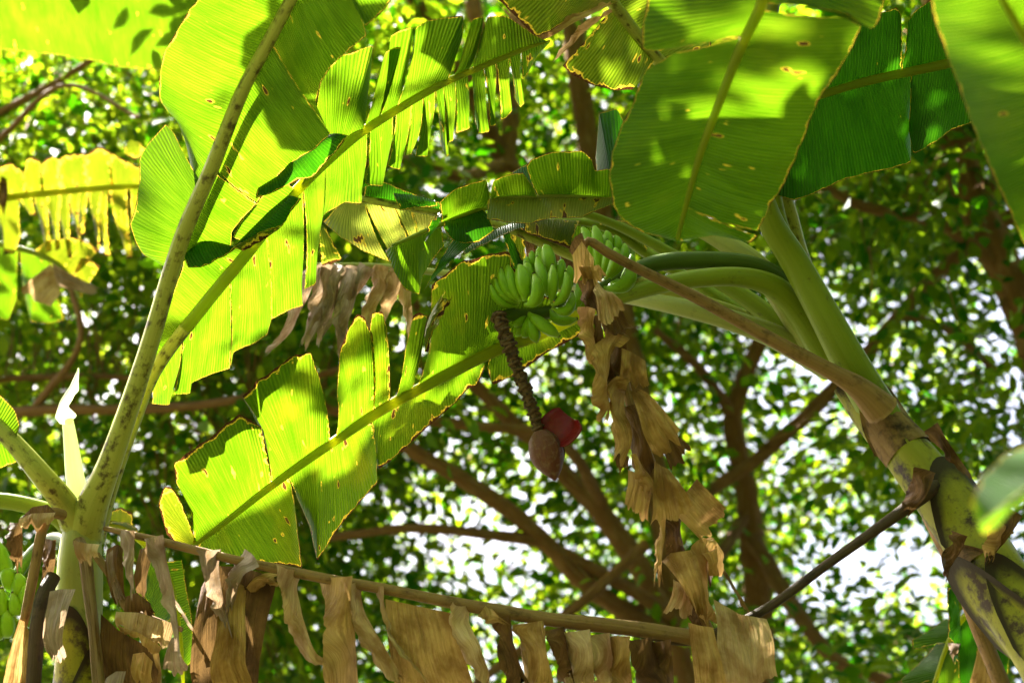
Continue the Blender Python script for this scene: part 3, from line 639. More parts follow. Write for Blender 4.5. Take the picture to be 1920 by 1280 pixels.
# torn leaf with many small holes, left of the bunch
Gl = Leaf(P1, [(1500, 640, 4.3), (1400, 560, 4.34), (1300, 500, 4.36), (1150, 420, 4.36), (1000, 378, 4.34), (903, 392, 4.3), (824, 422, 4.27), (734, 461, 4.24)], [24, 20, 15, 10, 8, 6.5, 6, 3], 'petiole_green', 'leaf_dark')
Gl.seg((905, 391), (826, 421), [(918, 367), (912, 337), (880, 345), (852, 356), (825, 379)], -.08, wav=.03, bulge=.1, mat='leaf')
Gl.seg((903, 392), (830, 419), [(925, 433), (899, 454), (867, 459), (848, 452), (831, 429)], -.06, wav=.03, bulge=.2)
Gl.seg((826, 421), (736, 460), [(832, 462), (808, 490), (792, 520), (786, 551), (758, 542), (739, 510), (722, 469)], .05, wav=.03, mat='leaf')
plate('blade', [(848, 450), (866, 455), (886, 457)], [(795, 545), (806, 530), (831, 504)], 4.2, 'leaf_dark', Gl.o, crump=.005, bulge=.3)
ribbon('blade', [(826, 400, 8), (815, 420, 14), (804, 440, 8)], 4.15, 'leaf_dark', Gl.o, crump=.004)

# pale torn leaf further left
Pl = Leaf(P1, [(1490, 650, 4.32), (1380, 590, 4.38), (1200, 530, 4.42), (1050, 470, 4.44), (930, 420, 4.44), (826, 399, 4.42), (736, 383, 4.4), (676, 374, 4.4), (630, 378, 4.4)], [22, 18, 14, 11, 9, 9, 9, 8, 4], 'petiole', 'leaf_pale')
Pl.seg((826, 398), (680, 375), [(824, 380), (770, 362), (719, 339), (685, 347)], -.06, mat='leaf_dark', wav=.03)
plate('blade', [(737, 362), (775, 365), (818, 376)], [(750, 394), (767, 392), (820, 387)], 4.3, 'leaf_dark', Pl.o, crump=.004, bulge=.3)
Pl.seg((640, 377), (680, 375), [(606, 415), (640, 446), (678, 470), (730, 492)], .05, wav=.05, bulge=.15)
Pl.seg((684, 375), (736, 383), [(728, 470), (745, 470), (764, 446)], .06, wav=.05, bulge=.1)
Pl.seg((738, 383), (770, 390), [(768, 446), (776, 445), (782, 440)], .06, wav=.05)
Pl.seg((774, 390), (822, 398), [(784, 438), (800, 432), (808, 420)], .06, wav=.05)
plate('blade', [(596, 420), (612, 428)], [(604, 498), (622, 494), (641, 486)], 4.5, 'leaf_olive', Pl.o, crump=.006)

# leaves and brown strips right behind the bunch
Ol = Leaf(P1, [(1480, 640, 4.36), (1350, 560, 4.44), (1220, 480, 4.48), (1130, 425, 4.48), (1040, 415, 4.46), (940, 432, 4.42), (866, 478, 4.4)], [18, 15, 12, 9, 7, 5, 3], 'petiole_green', 'leaf_olive')
Ol.seg((1030, 415), (868, 477), [(1022, 426), (968, 430), (914, 457), (872, 481)], -.08, wav=.04, bulge=.2, mat='leaf_dark')
Ol.seg((1090, 418), (975, 423), [(1070, 458), (1040, 450), (985, 438)], -.12, wav=.04, bulge=.2, mat='leaf_olive')
for i, (a, b, c, m) in enumerate([(935, 950, 975, 'leaf_dark'), (958, 980, 975, 'leaf_olive'), (982, 1004, 1000, 'dead_dark'), (1006, 1022, 1010, 'leaf_olive'), (1026, 1042, 1040, 'dead_dark'), (1046, 1074, 1062, 'dead_dark')]):
    Ol.seg((b, 418), (a, 425), [(c + 12, 500), (c - 10, 505)], .08, mat=m, wav=.05)
Ol.seg((1190, 462), (1050, 415), [(1190, 500), (1130, 480), (1080, 500), (1050, 480)], .1, mat='leaf', wav=.04)
Ol.seg((1215, 476), (1120, 422), [(1212, 445), (1195, 425), (1160, 415), (1130, 418)], -.1, mat='leaf_olive', wav=.04)

# grey dry leaf hanging behind, left of the bunch
Dg = Leaf(P1, [(1560, 690, 4.3), (1500, 655, 4.28), (1440, 625, 4.26), (1350, 594, 4.26), (1250, 570, 4.3), (1160, 556, 4.4), (1050, 540, 4.55), (900, 520, 4.65), (795, 508, 4.7), (690, 498, 4.72), (585, 496, 4.72)], [30, 28, 25, 22, 18, 12, 9, 8, 7, 6, 3], 'sheath_pale', 'dead_grey', name='dry_leaf')
for pts in ([(590, 497, 26), (575, 530, 26), (555, 575, 22), (538, 620, 14), (500, 660, 9)], [(615, 497, 28), (610, 540, 30), (590, 590, 22), (570, 650, 12)], [(640, 498, 26), (625, 540, 24), (612, 590, 22), (596, 640, 10)], [(660, 499, 28), (655, 550, 30), (642, 600, 24), (638, 650, 12)],
            [(690, 499, 30), (672, 530, 24), (640, 575, 16), (600, 630, 7)], [(715, 500, 30), (712, 540, 26), (695, 570, 24), (694, 610, 20), (706, 640, 8)], [(740, 502, 30), (735, 540, 28), (722, 580, 18), (716, 610, 8)], [(765, 504, 30), (760, 550, 22), (768, 600, 14), (770, 640, 7)],
            [(600, 500, 30), (600, 560, 34), (580, 630, 18)], [(650, 505, 40), (640, 580, 30), (645, 680, 16)]):
    ribbon('strip', pts, (4.68, 4.66), 'dead_grey' if pts[0][0] < 700 else 'dead_tan', Dg.o, crump=.02)

# ---- bunch
PED = [(1540, 640, 4.22), (1470, 530, 4.18), (1430, 503, 4.16), (1380, 491, 4.15), (1300, 488, 4.14), (1230, 494, 4.13), (1180, 512, 4.12), (1120, 545, 4.1), (1060, 575, 4.09), (1000, 590, 4.07), (958, 590, 4.05), (938, 596, 4.03)]
pd = tube('bunch_stalk', px(PED), [pr(r, 4.1) for r in (20, 18, 17, 17, 17, 16, 15, 14, 13, 12, 12, 10)], M['peduncle'], P1, nseg=14, n=70, rough=.06)
def Z(x, y): return (860 + x / 4.924, 400 + y / 4.924)
B = [((550, 850), (385, 815), (292, 650), 64, 4.03, 4.03), ((560, 830), (405, 745), (343, 598), 66, 4.02, 4.04), ((565, 815), (432, 680), (393, 502), 78, 4.01, 4.04), ((575, 810), (492, 650), (455, 466), 90, 4.0, 4.05),
     ((610, 810), (602, 640), (560, 478), 132, 3.98, 4.03), ((610, 845), (722, 765), (692, 548), 112, 3.96, 3.97), ((660, 760), (655, 590), (622, 455), 96, 4.05, 4.08), ((820, 760), (770, 580), (722, 400), 95, 4.0, 4.06),
     ((860, 640), (835, 440), (795, 292), 118, 4.06, 4.1), ((770, 600), (752, 440), (742, 315), 84, 4.09, 4.12), ((700, 580), (682, 440), (674, 350), 66, 4.11, 4.13), ((650, 600), (638, 490), (625, 405), 76, 4.1, 4.12),
     ((520, 800), (470, 640), (500, 490), 70, 4.06, 4.09),
     ((850, 830), (872, 660), (866, 470), 88, 3.98, 4.0), ((860, 850), (985, 730), (985, 530), 84, 3.97, 3.99), ((860, 870), (1005, 890), (1050, 720), 92, 3.98, 4.0), ((930, 700), (940, 540), (952, 430), 90, 4.06, 4.1),
     ((1040, 900), (1110, 780), (1098, 630), 84, 4.04, 4.06), ((850, 890), (930, 985), (1100, 970), 84, 4.04, 4.02), ((1020, 720), (1030, 590), (1018, 485), 74, 4.08, 4.1), ((1100, 900), (1150, 800), (1120, 700), 76, 4.07, 4.09),
     ((650, 920), (775, 1030), (935, 1135), 104, 4.02, 3.98), ((660, 930), (690, 1080), (722, 1190), 104, 4.03, 4.0), ((650, 930), (635, 1060), (588, 1138), 92, 4.04, 4.03), ((640, 930), (560, 1000), (505, 1020), 74, 4.05, 4.06), ((600, 930), (560, 1060), (540, 1120), 80, 4.07, 4.08),
     ((1280, 560), (1215, 300), (1138, 128), 96, 4.02, 4.06), ((1310, 560), (1292, 320), (1252, 112), 112, 4.0, 4.05), ((1350, 520), (1378, 300), (1362, 165), 92, 4.05, 4.08), ((1320, 570), (1378, 400), (1372, 245), 92, 3.99, 4.02),
     ((1410, 500), (1462, 330), (1442, 205), 92, 4.06, 4.08), ((1350, 610), (1442, 460), (1443, 315), 96, 3.97, 3.99), ((1400, 600), (1515, 430), (1528, 275), 86, 4.02, 4.05), ((1480, 620), (1585, 480), (1590, 380), 66, 4.05, 4.07),
     ((1340, 690), (1550, 640), (1582, 440), 124, 3.98, 4.0), ((1340, 720), (1420, 700), (1480, 600), 100, 4.02, 4.0), ((1280, 600), (1240, 400), (1190, 260), 84, 4.06, 4.1)]
for a, m, b, wp, d, db in B:
    banana(pd, Z(*a), Z(*m), Z(*b), wp / 4.924, d + .01, db=db + .01)
# ---- scarred stalk below the bunch: overlapping collar ridges
RA = np.array([(936, 586, 4.0), (938, 604, 3.99), (950, 635, 3.98), (966, 680, 3.97), (984, 728, 3.96), (1000, 772, 3.955), (1012, 812, 3.95)])
ra = tube('scarred_stalk', px(RA), [pr(r, 3.98) for r in (11, 11, 10.5, 10, 9.5, 9, 8)], M['rachis'], P1, nseg=16, n=60)
RS = resample(px(RA), 200)
for i in range(38):
    q = 4 + i * 5; c = RS[q]; T = RS[min(199, q + 3)] - RS[max(0, q - 3)]; T /= np.linalg.norm(T)
    tc = CAM - c; tc -= (tc @ T) * T; tc /= np.linalg.norm(tc); s2 = np.cross(T, tc)
    a0 = i * 2.4; tl = .45
    rr = pr(14.5 - 3.4 * i / 38, 3.98) * random.uniform(.88, 1.1); tl = random.uniform(.2, .6)
    ring = []
    for k in range(15):
        a = a0 + (k / 14 - .5) * 4.2; f = math.cos((k / 14 - .5) * math.pi) ** .5 if 0 < k < 14 else .1
        ring.append(c + rr * (.62 + .32 * f) * (math.cos(a) * tc + math.sin(a) * s2) + T * rr * (tl * math.cos(a - a0) - .1))
    tube('scar_ridge', ring, [rr * .08] + [rr * .27] * 13 + [rr * .08], M['rachis'], ra, nseg=7, n=18, flat=.8, rough=.35)
# ---- red flower bud with one bract lifted
BU = np.array([(1013, 808, 3.95), (1018, 825, 3.945), (1028, 855, 3.935), (1036, 880, 3.93), (1041, 901, 3.925)])
bu = tube('flower_bud', px(BU), [pr(r, 3.94) for r in (13, 27, 31, 19, 1.5)], M['bud'], P1, nseg=24, n=26, rough=.05)
for a0 in (0.9, 3.1):                            # overlapping outer bracts of the closed bud
    PRb = resample(np.c_[px(BU), np.array([pr(r, 3.94) for r in (14, 28.5, 33, 21, 2.5)])[:, None]], 20); V = []; uv = []
    for i in range(20):
        T = PRb[min(19, i + 1), :3] - PRb[max(0, i - 1), :3]; T /= np.linalg.norm(T)
        c = PRb[i, :3]; tc = CAM - c; tc -= (tc @ T) * T; tc /= np.linalg.norm(tc); s2 = np.cross(T, tc)
        for k in range(14):
            a = a0 + (k / 13 - .5) * 3.4 * math.sin(math.pi * min(1, .25 + i / 25)); V.append(c + PRb[i, 3] * (math.cos(a) * tc + math.sin(a) * s2)); uv.append((k / 13, i / 40))
    make('bract', V, grid_faces(20, 14), M['bud'], bu, uv)
plb = sheet('bract', px([(1012, 810, 3.955), (1008, 795, 3.96), (1014, 785, 3.965), (1036, 767, 3.98), (1048, 764, 3.985)]), px([(1056, 838, 3.9), (1066, 834, 3.895), (1082, 820, 3.9), (1092, 803, 3.91), (1084, 786, 3.93)]), M['bract'], bu, 16, 12, bulge=-.2, wav=.0, rag=0, smoothB=True)
tag(plb, 'dark red bract lifted off the bud')
md = plb.modifiers.new('thick', 'SOLIDIFY'); md.thickness = .004

# ---- dry leaf whose brown stalk bends over the bunch and hangs as a crumpled column
C = Leaf(P1, [(1655, 770, 4.06), (1610, 727, 4.04), (1560, 697, 4.03), (1500, 665, 4.02), (1400, 610, 4.0), (1300, 555, 3.98), (1195, 503, 3.93), (1140, 474, 3.9), (1103, 452, 3.9), (1092, 470, 3.9), (1106, 520, 3.9), (1124, 570, 3.9), (1150, 640, 3.9), (1172, 720, 3.9), (1195, 800, 3.9), (1230, 900, 3.9), (1262, 1000, 3.88), (1292, 1100, 3.86), (1330, 1180, 3.84), (1385, 1290, 3.82)],
         [36, 24, 17, 15, 13, 12, 10.5, 10, 9, 9, 11, 12, 12, 11, 12, 13, 12, 11, 10, 8], 'dry_stalk', 'dead', name='dry_leaf', n=150)
o = C.o
plate('strip', [(1072, 478), (1090, 452), (1112, 484)], [(1074, 526), (1092, 520), (1110, 515)], 3.84, 'dead', o)
plate('strip', [(1084, 500), (1108, 500), (1122, 496)], [(1098, 530), (1120, 540), (1137, 517)], 3.83, 'dead', o)
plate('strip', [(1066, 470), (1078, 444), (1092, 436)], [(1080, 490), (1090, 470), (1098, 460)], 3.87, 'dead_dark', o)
ribbon('strip', [(1098, 525, 26), (1104, 560, 24), (1112, 590, 18)], 3.86, 'dead_dark', o)
plate('strip', [(1112, 545), (1122, 528), (1132, 548)], [(1120, 600), (1145, 605), (1172, 582)], (3.83, 3.78), 'dead_tan', o, bulge=.25)
plate('strip', [(1124, 562), (1145, 575), (1168, 582)], [(1136, 628), (1165, 626), (1200, 606)], (3.84, 3.8), 'dead_dark', o, bulge=-.3)
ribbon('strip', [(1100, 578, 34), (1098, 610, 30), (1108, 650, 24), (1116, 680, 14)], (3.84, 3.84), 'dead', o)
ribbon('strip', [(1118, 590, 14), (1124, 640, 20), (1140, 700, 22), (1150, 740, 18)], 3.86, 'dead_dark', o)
ribbon('strip', [(1168, 642, 22), (1150, 634, 28), (1132, 660, 32), (1124, 695, 32), (1128, 740, 26), (1130, 782, 20)], (3.84, 3.78), 'dead', o, bulge=.35)
plate('strip', [(1165, 652), (1185, 660), (1210, 676)], [(1164, 712), (1190, 722), (1214, 728)], 3.83, 'dead', o, bulge=.3)
ribbon('strip', [(1160, 640, 30), (1158, 690, 34), (1165, 740, 30)], 3.88, 'dead_dark', o)
ribbon('strip', [(1180, 722, 20), (1158, 722, 30), (1158, 770, 28), (1168, 815, 34), (1162, 852, 26)], (3.82, 3.8), 'dead', o, bulge=.4)
plate('strip', [(1152, 850), (1165, 848), (1180, 856)], [(1154, 872), (1166, 880), (1176, 878)], 3.8, 'dead_dark', o)
plate('strip', [(1180, 730), (1190, 735), (1196, 728)], [(1221, 852), (1245, 850), (1280, 812)], (3.84, 3.76), 'dead', o, bulge=.3, nv=20)
plate('strip', [(1228, 800), (1250, 795)], [(1258, 878), (1280, 862), (1294, 836)], (3.82, 3.8), 'dead_dark', o, bulge=-.3)
ribbon('strip', [(1180, 760, 22), (1195, 820, 34), (1210, 880, 40), (1225, 920, 34)], 3.88, 'dead_dark', o)
ribbon('strip', [(1188, 850, 10), (1200, 880, 16), (1212, 905, 26), (1214, 920, 20)], 3.79, 'dead', o)
plate('strip', [(1178, 880), (1200, 888), (1222, 900)], [(1170, 948), (1195, 966), (1216, 980)], (3.84, 3.8), 'dead', o)
plate('strip', [(1228, 864), (1240, 872), (1256, 880)], [(1222, 982), (1250, 966), (1266, 976), (1301, 952)], (3.82, 3.78), 'dead', o, nv=18, bulge=.2)
plate('strip', [(1268, 965), (1285, 925), (1306, 897)], [(1318, 1016), (1335, 985), (1358, 952)], (3.84, 3.82), 'dead', o, bulge=.25)
ribbon('strip', [(1243, 968, 12), (1238, 1010, 13), (1235, 1052, 12), (1234, 1080, 16)], 3.81, 'dead', o)
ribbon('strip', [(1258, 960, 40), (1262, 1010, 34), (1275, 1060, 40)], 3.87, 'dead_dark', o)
plate('strip', [(1242, 1052), (1258, 1036), (1298, 1030)], [(1300, 1140), (1312, 1160), (1326, 1150)], (3.81, 3.78), 'dead', o, bulge=.3, nv=20)
ribbon('strip', [(1338, 1080, 16), (1340, 1045, 30), (1322, 1022, 34), (1306, 1050, 32), (1308, 1110, 26), (1332, 1170, 16)], (3.82, 3.8), 'dead', o, bulge=.4)
plate('strip', [(1332, 1022), (1346, 1040)], [(1326, 1100), (1342, 1070)], 3.85, 'dead_dark', o, bulge=-.3)
plate('strip', [(1262, 1085), (1285, 1098), (1296, 1110)], [(1248, 1146), (1272, 1138), (1302, 1152)], (3.83, 3.79), 'dead_tan', o, bulge=.2)
ribbon('strip', [(1280, 1090, 30), (1300, 1140, 40), (1318, 1190, 36)], 3.86, 'dead_dark', o)
plate('strip', [(1290, 1166), (1312, 1172), (1338, 1176)], [(1306, 1300), (1335, 1300), (1366, 1300)], (3.7, 3.68), 'dead', o, nv=18)
plate('strip', [(1338, 1122), (1385, 1150), (1436, 1160)], [(1352, 1300), (1410, 1296), (1462, 1268)], (3.74, 3.68), 'dead_tan', o, nv=20, nu=26, crump=.03)
ribbon('strip', [(1346, 1050, 5), (1375, 1100, 6), (1405, 1150, 5)], 3.84, 'dry_stalk', o)

# ---- long broken dry leaf stretched along the bottom of the picture
D = Leaf(P1, [(1775, 892, 4.04), (1742, 918, 3.96), (1712, 943, 3.93), (1650, 987, 3.9), (1560, 1051, 3.86), (1425, 1147, 3.8), (1303, 1198, 3.75), (1170, 1178, 3.72), (1033, 1163, 3.7), (893, 1140, 3.69), (722, 1106, 3.68), (572, 1079, 3.68), (419, 1046, 3.68), (300, 1016, 3.69), (196, 992, 3.7)],
         [20, 19, 15, 12, 10.5, 10.5, 14, 14, 13, 11.5, 10, 9, 8, 7, 4], 'dark_stalk', 'dead', name='dry_leaf', n=120)
rib = tube('midrib', px(D.p[6:]) - np.array([0, .012, 0]), [pr(r, 3.7) for r in (15.6, 14.6, 13.4, 12, 10.4, 9.4, 8.4, 7.4, 4.2)], M['dry_stalk'], D.o, nseg=12, n=90, rough=.15)
o = D.o; sp = [((300, 1010), [(285, 1010, 30), (295, 1050, 26), (312, 1100, 22), (328, 1190, 12)]), ((240, 1000), [(238, 998, 26), (240, 1040, 22), (246, 1080, 14), (250, 1110, 6)])]
ST2 = [([(288, 1012, 36), (300, 1060, 28), (316, 1120, 22), (330, 1190, 10)], 'dead_grey'), ([(238, 1000, 28), (240, 1040, 22), (248, 1110, 8)], 'dead_grey'),
       ([(392, 1036, 46), (394, 1070, 34), (404, 1110, 26), (420, 1180, 24), (434, 1210, 10)], 'dead_grey'), ([(474, 1052, 40), (448, 1068, 28), (436, 1100, 22), (430, 1150, 16)], 'dead_grey'),
       ([(544, 1068, 52), (540, 1100, 36), (552, 1150, 28), (566, 1200, 30), (586, 1232, 22), (606, 1238, 6)], 'dead_tan'),
       ([(630, 1086, 62), (632, 1130, 52), (636, 1190, 58), (640, 1310, 66)], 'dead'), ([(664, 1094, 26), (670, 1150, 30), (704, 1214, 32), (735, 1258, 24), (752, 1275, 6)], 'dead_tan'),
       ([(714, 1104, 12), (718, 1145, 12), (748, 1214, 13), (800, 1277, 7)], 'dead_tan'), ([(868, 1136, 36), (862, 1165, 34), (874, 1205, 38), (905, 1262, 24), (914, 1285, 8)], 'dead_tan'),
       ([(940, 1162, 32), (948, 1215, 32), (975, 1290, 36)], 'dead_dark'), ([(992, 1172, 56), (1000, 1220, 50), (1012, 1310, 60)], 'dead'), ([(1042, 1184, 34), (1052, 1220, 30), (1062, 1270, 26)], 'dead_dark'),
       ([(1080, 1188, 52), (1086, 1235, 54), (1088, 1310, 56)], 'dead_tan'), ([(1122, 1194, 44), (1128, 1235, 40), (1135, 1310, 44)], 'dead_tan'), ([(1164, 1198, 36), (1164, 1240, 36), (1168, 1310, 40)], 'dead'),
       ([(1200, 1202, 44), (1208, 1240, 50), (1232, 1310, 60)], 'dead_dark'), ([(1240, 1206, 36), (1248, 1250, 28), (1254, 1310, 24)], 'dead_dark'),
       ([(905, 1148, 30), (925, 1158, 20), (945, 1166, 8)], 'dead')]
for pts, m in ST2:
    ribbon('strip', [(x, y - 6 if i == 0 else y, w_) for i, (x, y, w_) in enumerate(pts)], (3.655, 3.64), m, o, crump=.02)
plate('strip', [(722, 1122), (780, 1135), (844, 1148)], [(745, 1310), (820, 1310), (898, 1310)], (3.67, 3.66), 'dead', o, nu=26, crump=.025)
plate('strip', [(378, 1100), (400, 1060), (450, 1062), (521, 1082)], [(362, 1310), (400, 1310), (450, 1310), (482, 1310)], (3.72, 3.7), 'dead_dark', o, nu=26, crump=.02, bulge=.25)
plate('strip', [(420, 1105), (440, 1090), (462, 1100)], [(400, 1310), (440, 1310), (478, 1310)], (3.69, 3.66), 'dead', o, nu=22, crump=.03, bulge=.25)
ribbon('strip', [(470, 1110, 26), (490, 1092, 30), (520, 1082, 22)], 3.7, 'dead', o)

# ---- bare dry stalk hanging beside the stem, ragged stubs on the stem
tube('dry_petiole', px([(1728, 930, 4.14), (1745, 970, 4.12), (1790, 1060, 4.05), (1855, 1225, 3.97), (1895, 1330, 3.92), (1930, 1450, 3.88)]), [pr(r, 4) for r in (12, 16, 17, 17, 15, 8)], M['dry_stalk'], P1, nseg=10, n=40, rough=.15)
for pts, m in (([(1735, 880, 40), (1722, 920, 34), (1700, 955, 24)], 'dead_dark'), ([(1802, 1000, 26), (1790, 1030, 22), (1778, 1060, 12), (1772, 1085, 4)], 'dead_dark'), ([(1905, 960, 30), (1880, 1000, 26), (1858, 1040, 12)], 'dead_dark'), ([(1885, 985, 40), (1865, 1010, 30), (1852, 1045, 10)], 'dead'), ([(1745, 800, 30), (1780, 850, 22), (1815, 890, 10)], 'dead_dark')):
    ribbon('dry_shred', pts, 3.78 if pts[0][0] > 1800 else 3.9, m, P1, crump=.02)

# ================================================================== left plant
SL = [(160, 940, 4.0), (152, 1010, 3.98), (150, 1100, 3.96), (146, 1290, 3.9)]
slp = px(SL); e = slp[-1]
slp = np.concatenate([slp, [[e[0] - .02, e[1] + .02, 1.4], [e[0] - .03, e[1] + .03, -.05]]])
slr = [pr(30, 4), pr(37, 4), pr(42, 4), pr(44, 3.9), .12, .14]
P2 = plant('banana_plant', 'sunlit banana plant with white furled new leaf and dry leaves round its stem', (slp[-1][0], slp[-1][1], 0))
tube('pseudostem', slp, slr, M['sheath_pale'], P2, nseg=24, n=60, rough=.08)
sheath(P2, .09, .3, .5, 1.3, .06, 'sheath_stem', slp, slr); sheath(P2, .12, .33, -.8, 1.2, .09, 'sheath_stem', slp, slr)

I = Leaf(P2, [(158, 1010, 3.98), (172, 950, 3.95), (205, 870, 3.91), (270, 680, 3.85), (340, 450, 3.75), (395, 320, 3.66), (455, 170, 3.56), (500, 85, 3.49), (545, 0, 3.42), (600, -110, 3.3), (640, -220, 3.2)], [34, 31, 23, 18, 16, 15, 13.5, 12.5, 12, 10, 5], 'petiole', 'leaf')
k = dict(wav=.025, bulge=.05)
I.seg((600, -110), (372, 372), [(470, -230), (420, -90), (373, 0), (356, 17), (330, 62), (306, 101), (300, 145), (297, 188), (312, 210), (330, 230), (340, 250), (352, 285)], (.02, .02), nv=18, **k)
I.seg((384, 345), (318, 500), [(328, 250), (311, 232), (285, 262), (260, 296), (260, 336), (255, 380), (244, 420), (255, 457), (269, 477), (296, 492)], (.04, .04), nv=16, **k)
I.seg((600, -110), (507, 72), [(668, 8), (678, 35), (688, 67), (661, 87), (624, 118), (601, 151), (592, 190), (612, 236)], (.1, .14), nv=18, **k)
I.seg((506, 74), (398, 314), [(621, 248), (600, 268), (570, 290), (545, 305), (510, 340), (482, 378)], (.1, .12), nv=18, **k)
I.seg((397, 316), (322, 488), [(480, 380), (460, 402), (433, 433), (432, 460), (395, 470), (352, 484)], (.12, .1), nv=16, **k)
I.seg((640, -220), (602, -112), [(760, -60), (733, 0), (712, 25), (686, 50), (674, 15)], (.14, .14), mat='leaf', **k)

def above2(x, y, h=2.0):
    p = px([(x, y, 3.62)])[0] + np.array(SUN) * h - CAM
    d = p @ FW; return (960 + p @ RT / d * F, 640 - p @ UP / d * F, d / S)
X = Leaf(P2, [(162, 1005, 4.02), (205, 872, 3.98), (270, 682, 3.93), (340, 452, 3.83), (395, 322, 3.74), (455, 172, 3.65), (545, 0, 3.55), (560, -160, 3.6)] + [above2(*q) for q in ((430, -80), (500, 90), (590, 300))], [20, 15, 11, 10, 9, 9, 9, 8, 7, 6, 3], 'petiole', 'leaf')  # unseen leaf added above the picture to throw shade on the big left leaf
def xseg(a, b, pts):
    A3, B3 = above2(*a), above2(*b); q = [above2(*p) for p in pts]; n = len(q)
    X.seg(A3[:2], B3[:2], [(x, y, d - (A3[2] + (B3[2] - A3[2]) * i / (n - 1))) for i, (x, y, d) in enumerate(q)], wav=.004, rag=.004)
xseg((430, -70), (590, 298), [(385, -20), (400, 60), (450, 130), (490, 220), (540, 300)]); xseg((435, -70), (520, 140), [(640, -120), (680, 0), (640, 100), (600, 160)]); xseg((523, 145), (590, 298), [(596, 170), (650, 230), (630, 290)])

J = Leaf(P2, [(170, 1010, 4.02), (200, 920, 4.0), (245, 800, 3.98), (292, 692, 3.96), (386, 568, 3.92), (470, 467, 3.88), (554, 360, 3.85), (655, 265, 3.81), (702, 232, 3.79), (822, 161, 3.74), (913, 121, 3.7), (987, 91, 3.67), (1032, 76, 3.65)], [28, 20, 16, 14, 13, 12, 11, 10, 9, 7.5, 6, 4, 2], 'petiole', 'leaf', rib=.33)
k = dict(wav=.02, bulge=.04)
up, dn = -.14, .17
J.seg((292, 692), (478, 457), [(280, 690), (290, 640), (322, 560), (342, 500), (350, 456), (380, 447), (437, 462)], (-.01, -.05), **k)
plate('blade', [(345, 478), (350, 452), (375, 446), (437, 461)], [(352, 500), (380, 500), (420, 482), (445, 462)], 3.8, 'leaf_dark', J.o, crump=.004, bulge=.2)
plate('blade', [(437, 462), (470, 430), (505, 395), (540, 366)], [(444, 462), (500, 432), (528, 425), (566, 372)], 3.78, 'leaf_dark', J.o, crump=.004, bulge=.35)
plate('blade', [(437, 464), (480, 440), (530, 424)], [(455, 470), (490, 452), (520, 432)], 3.77, 'leaf_olive', J.o, crump=.003, bulge=.2)
J.seg((480, 455), (556, 358), [(437, 445), (450, 415), (485, 378), (520, 330)], (-.08, -.1), **k)
plate('blade', [(484, 352), (520, 330), (548, 300), (582, 262), (626, 250)], [(480, 372), (510, 362), (545, 345), (588, 330), (653, 254)], 3.7, 'leaf_dark', J.o, crump=.006, bulge=.25)
J.seg((560, 352), (680, 248), [(575, 320), (594, 205), (604, 138), (641, 104), (700, 87), (696, 134), (688, 205)], (-.08, up), nv=14, **k)
J.seg((682, 246), (706, 230), [(706, 150), (722, 98), (738, 90), (752, 87), (745, 120)], up, **k)
J.seg((707, 229), (742, 208), [(728, 130), (732, 69), (750, 58), (775, 52), (770, 100)], up, **k)
J.seg((744, 207), (842, 152), [(776, 100), (780, 50), (806, 39), (840, 33), (869, 30), (868, 67), (856, 105)], up, nv=12, **k)
J.seg((844, 151), (880, 135), [(866, 100), (885, 32), (906, 27), (900, 70)], up, nv=12, **k)
J.seg((882, 134), (1030, 77), [(900, 75), (914, 30), (935, 28), (953, 29), (975, 45), (1000, 62), (1026, 75)], (up, -.02), nv=12, **k)
J.seg((280, 712), (345, 622), [(284, 756), (300, 758), (316, 758), (326, 714)], dn, **k)
J.seg((346, 621), (432, 512), [(326, 738), (356, 738), (359, 716), (395, 700), (430, 689)], dn, nv=14, **k)
J.seg((433, 511), (500, 428), [(432, 688), (437, 659), (470, 645), (500, 628), (507, 598)], dn, nv=14, **k)
J.seg((501, 427), (566, 345), [(508, 598), (544, 581), (568, 575), (566, 545)], dn, nv=14, mat='leaf', **k)
J.seg((567, 344), (610, 305), [(570, 542), (591, 534), (592, 480), (596, 432)], dn, nv=14, **k)
J.seg((611, 304), (690, 240), [(594, 430), (611, 400), (644, 380), (678, 383), (682, 340)], dn, nv=14, **k)
J.seg((691, 239), (740, 209), [(685, 346), (718, 351), (724, 318), (730, 290)], dn * .8, **k)
J.seg((741, 208), (770, 191), [(725, 309), (748, 316), (757, 280)], dn * .8, **k)
J.seg((771, 191), (795, 176), [(755, 289), (769, 286), (782, 255)], dn * .8, **k)
J.seg((796, 176), (818, 163), [(777, 292), (799, 292), (804, 250)], dn * .7, **k)
J.seg((819, 162), (828, 158), [(826, 270), (836, 296), (842, 292), (832, 250)], dn * .7, **k)
J.seg((829, 157), (852, 147), [(836, 272), (851, 265), (852, 240)], dn * .6, **k)
J.seg((853, 147), (880, 135), [(854, 250), (868, 248), (880, 242), (880, 215)], dn * .6, **k)
J.seg((881, 135), (906, 124), [(890, 225), (898, 250), (918, 247), (912, 210)], dn * .6, **k)
J.seg((907, 124), (930, 114), [(918, 237), (930, 235), (925, 200)], dn * .5, **k)
J.seg((931, 114), (955, 104), [(938, 225), (947, 222), (960, 208), (952, 180)], dn * .5, **k)
J.seg((956, 104), (975, 96), [(968, 190), (977, 205), (985, 195), (972, 165)], dn * .5, **k)
J.seg((976, 96), (1030, 77), [(980, 150), (990, 140), (1005, 110), (1030, 82)], dn * .3, **k)

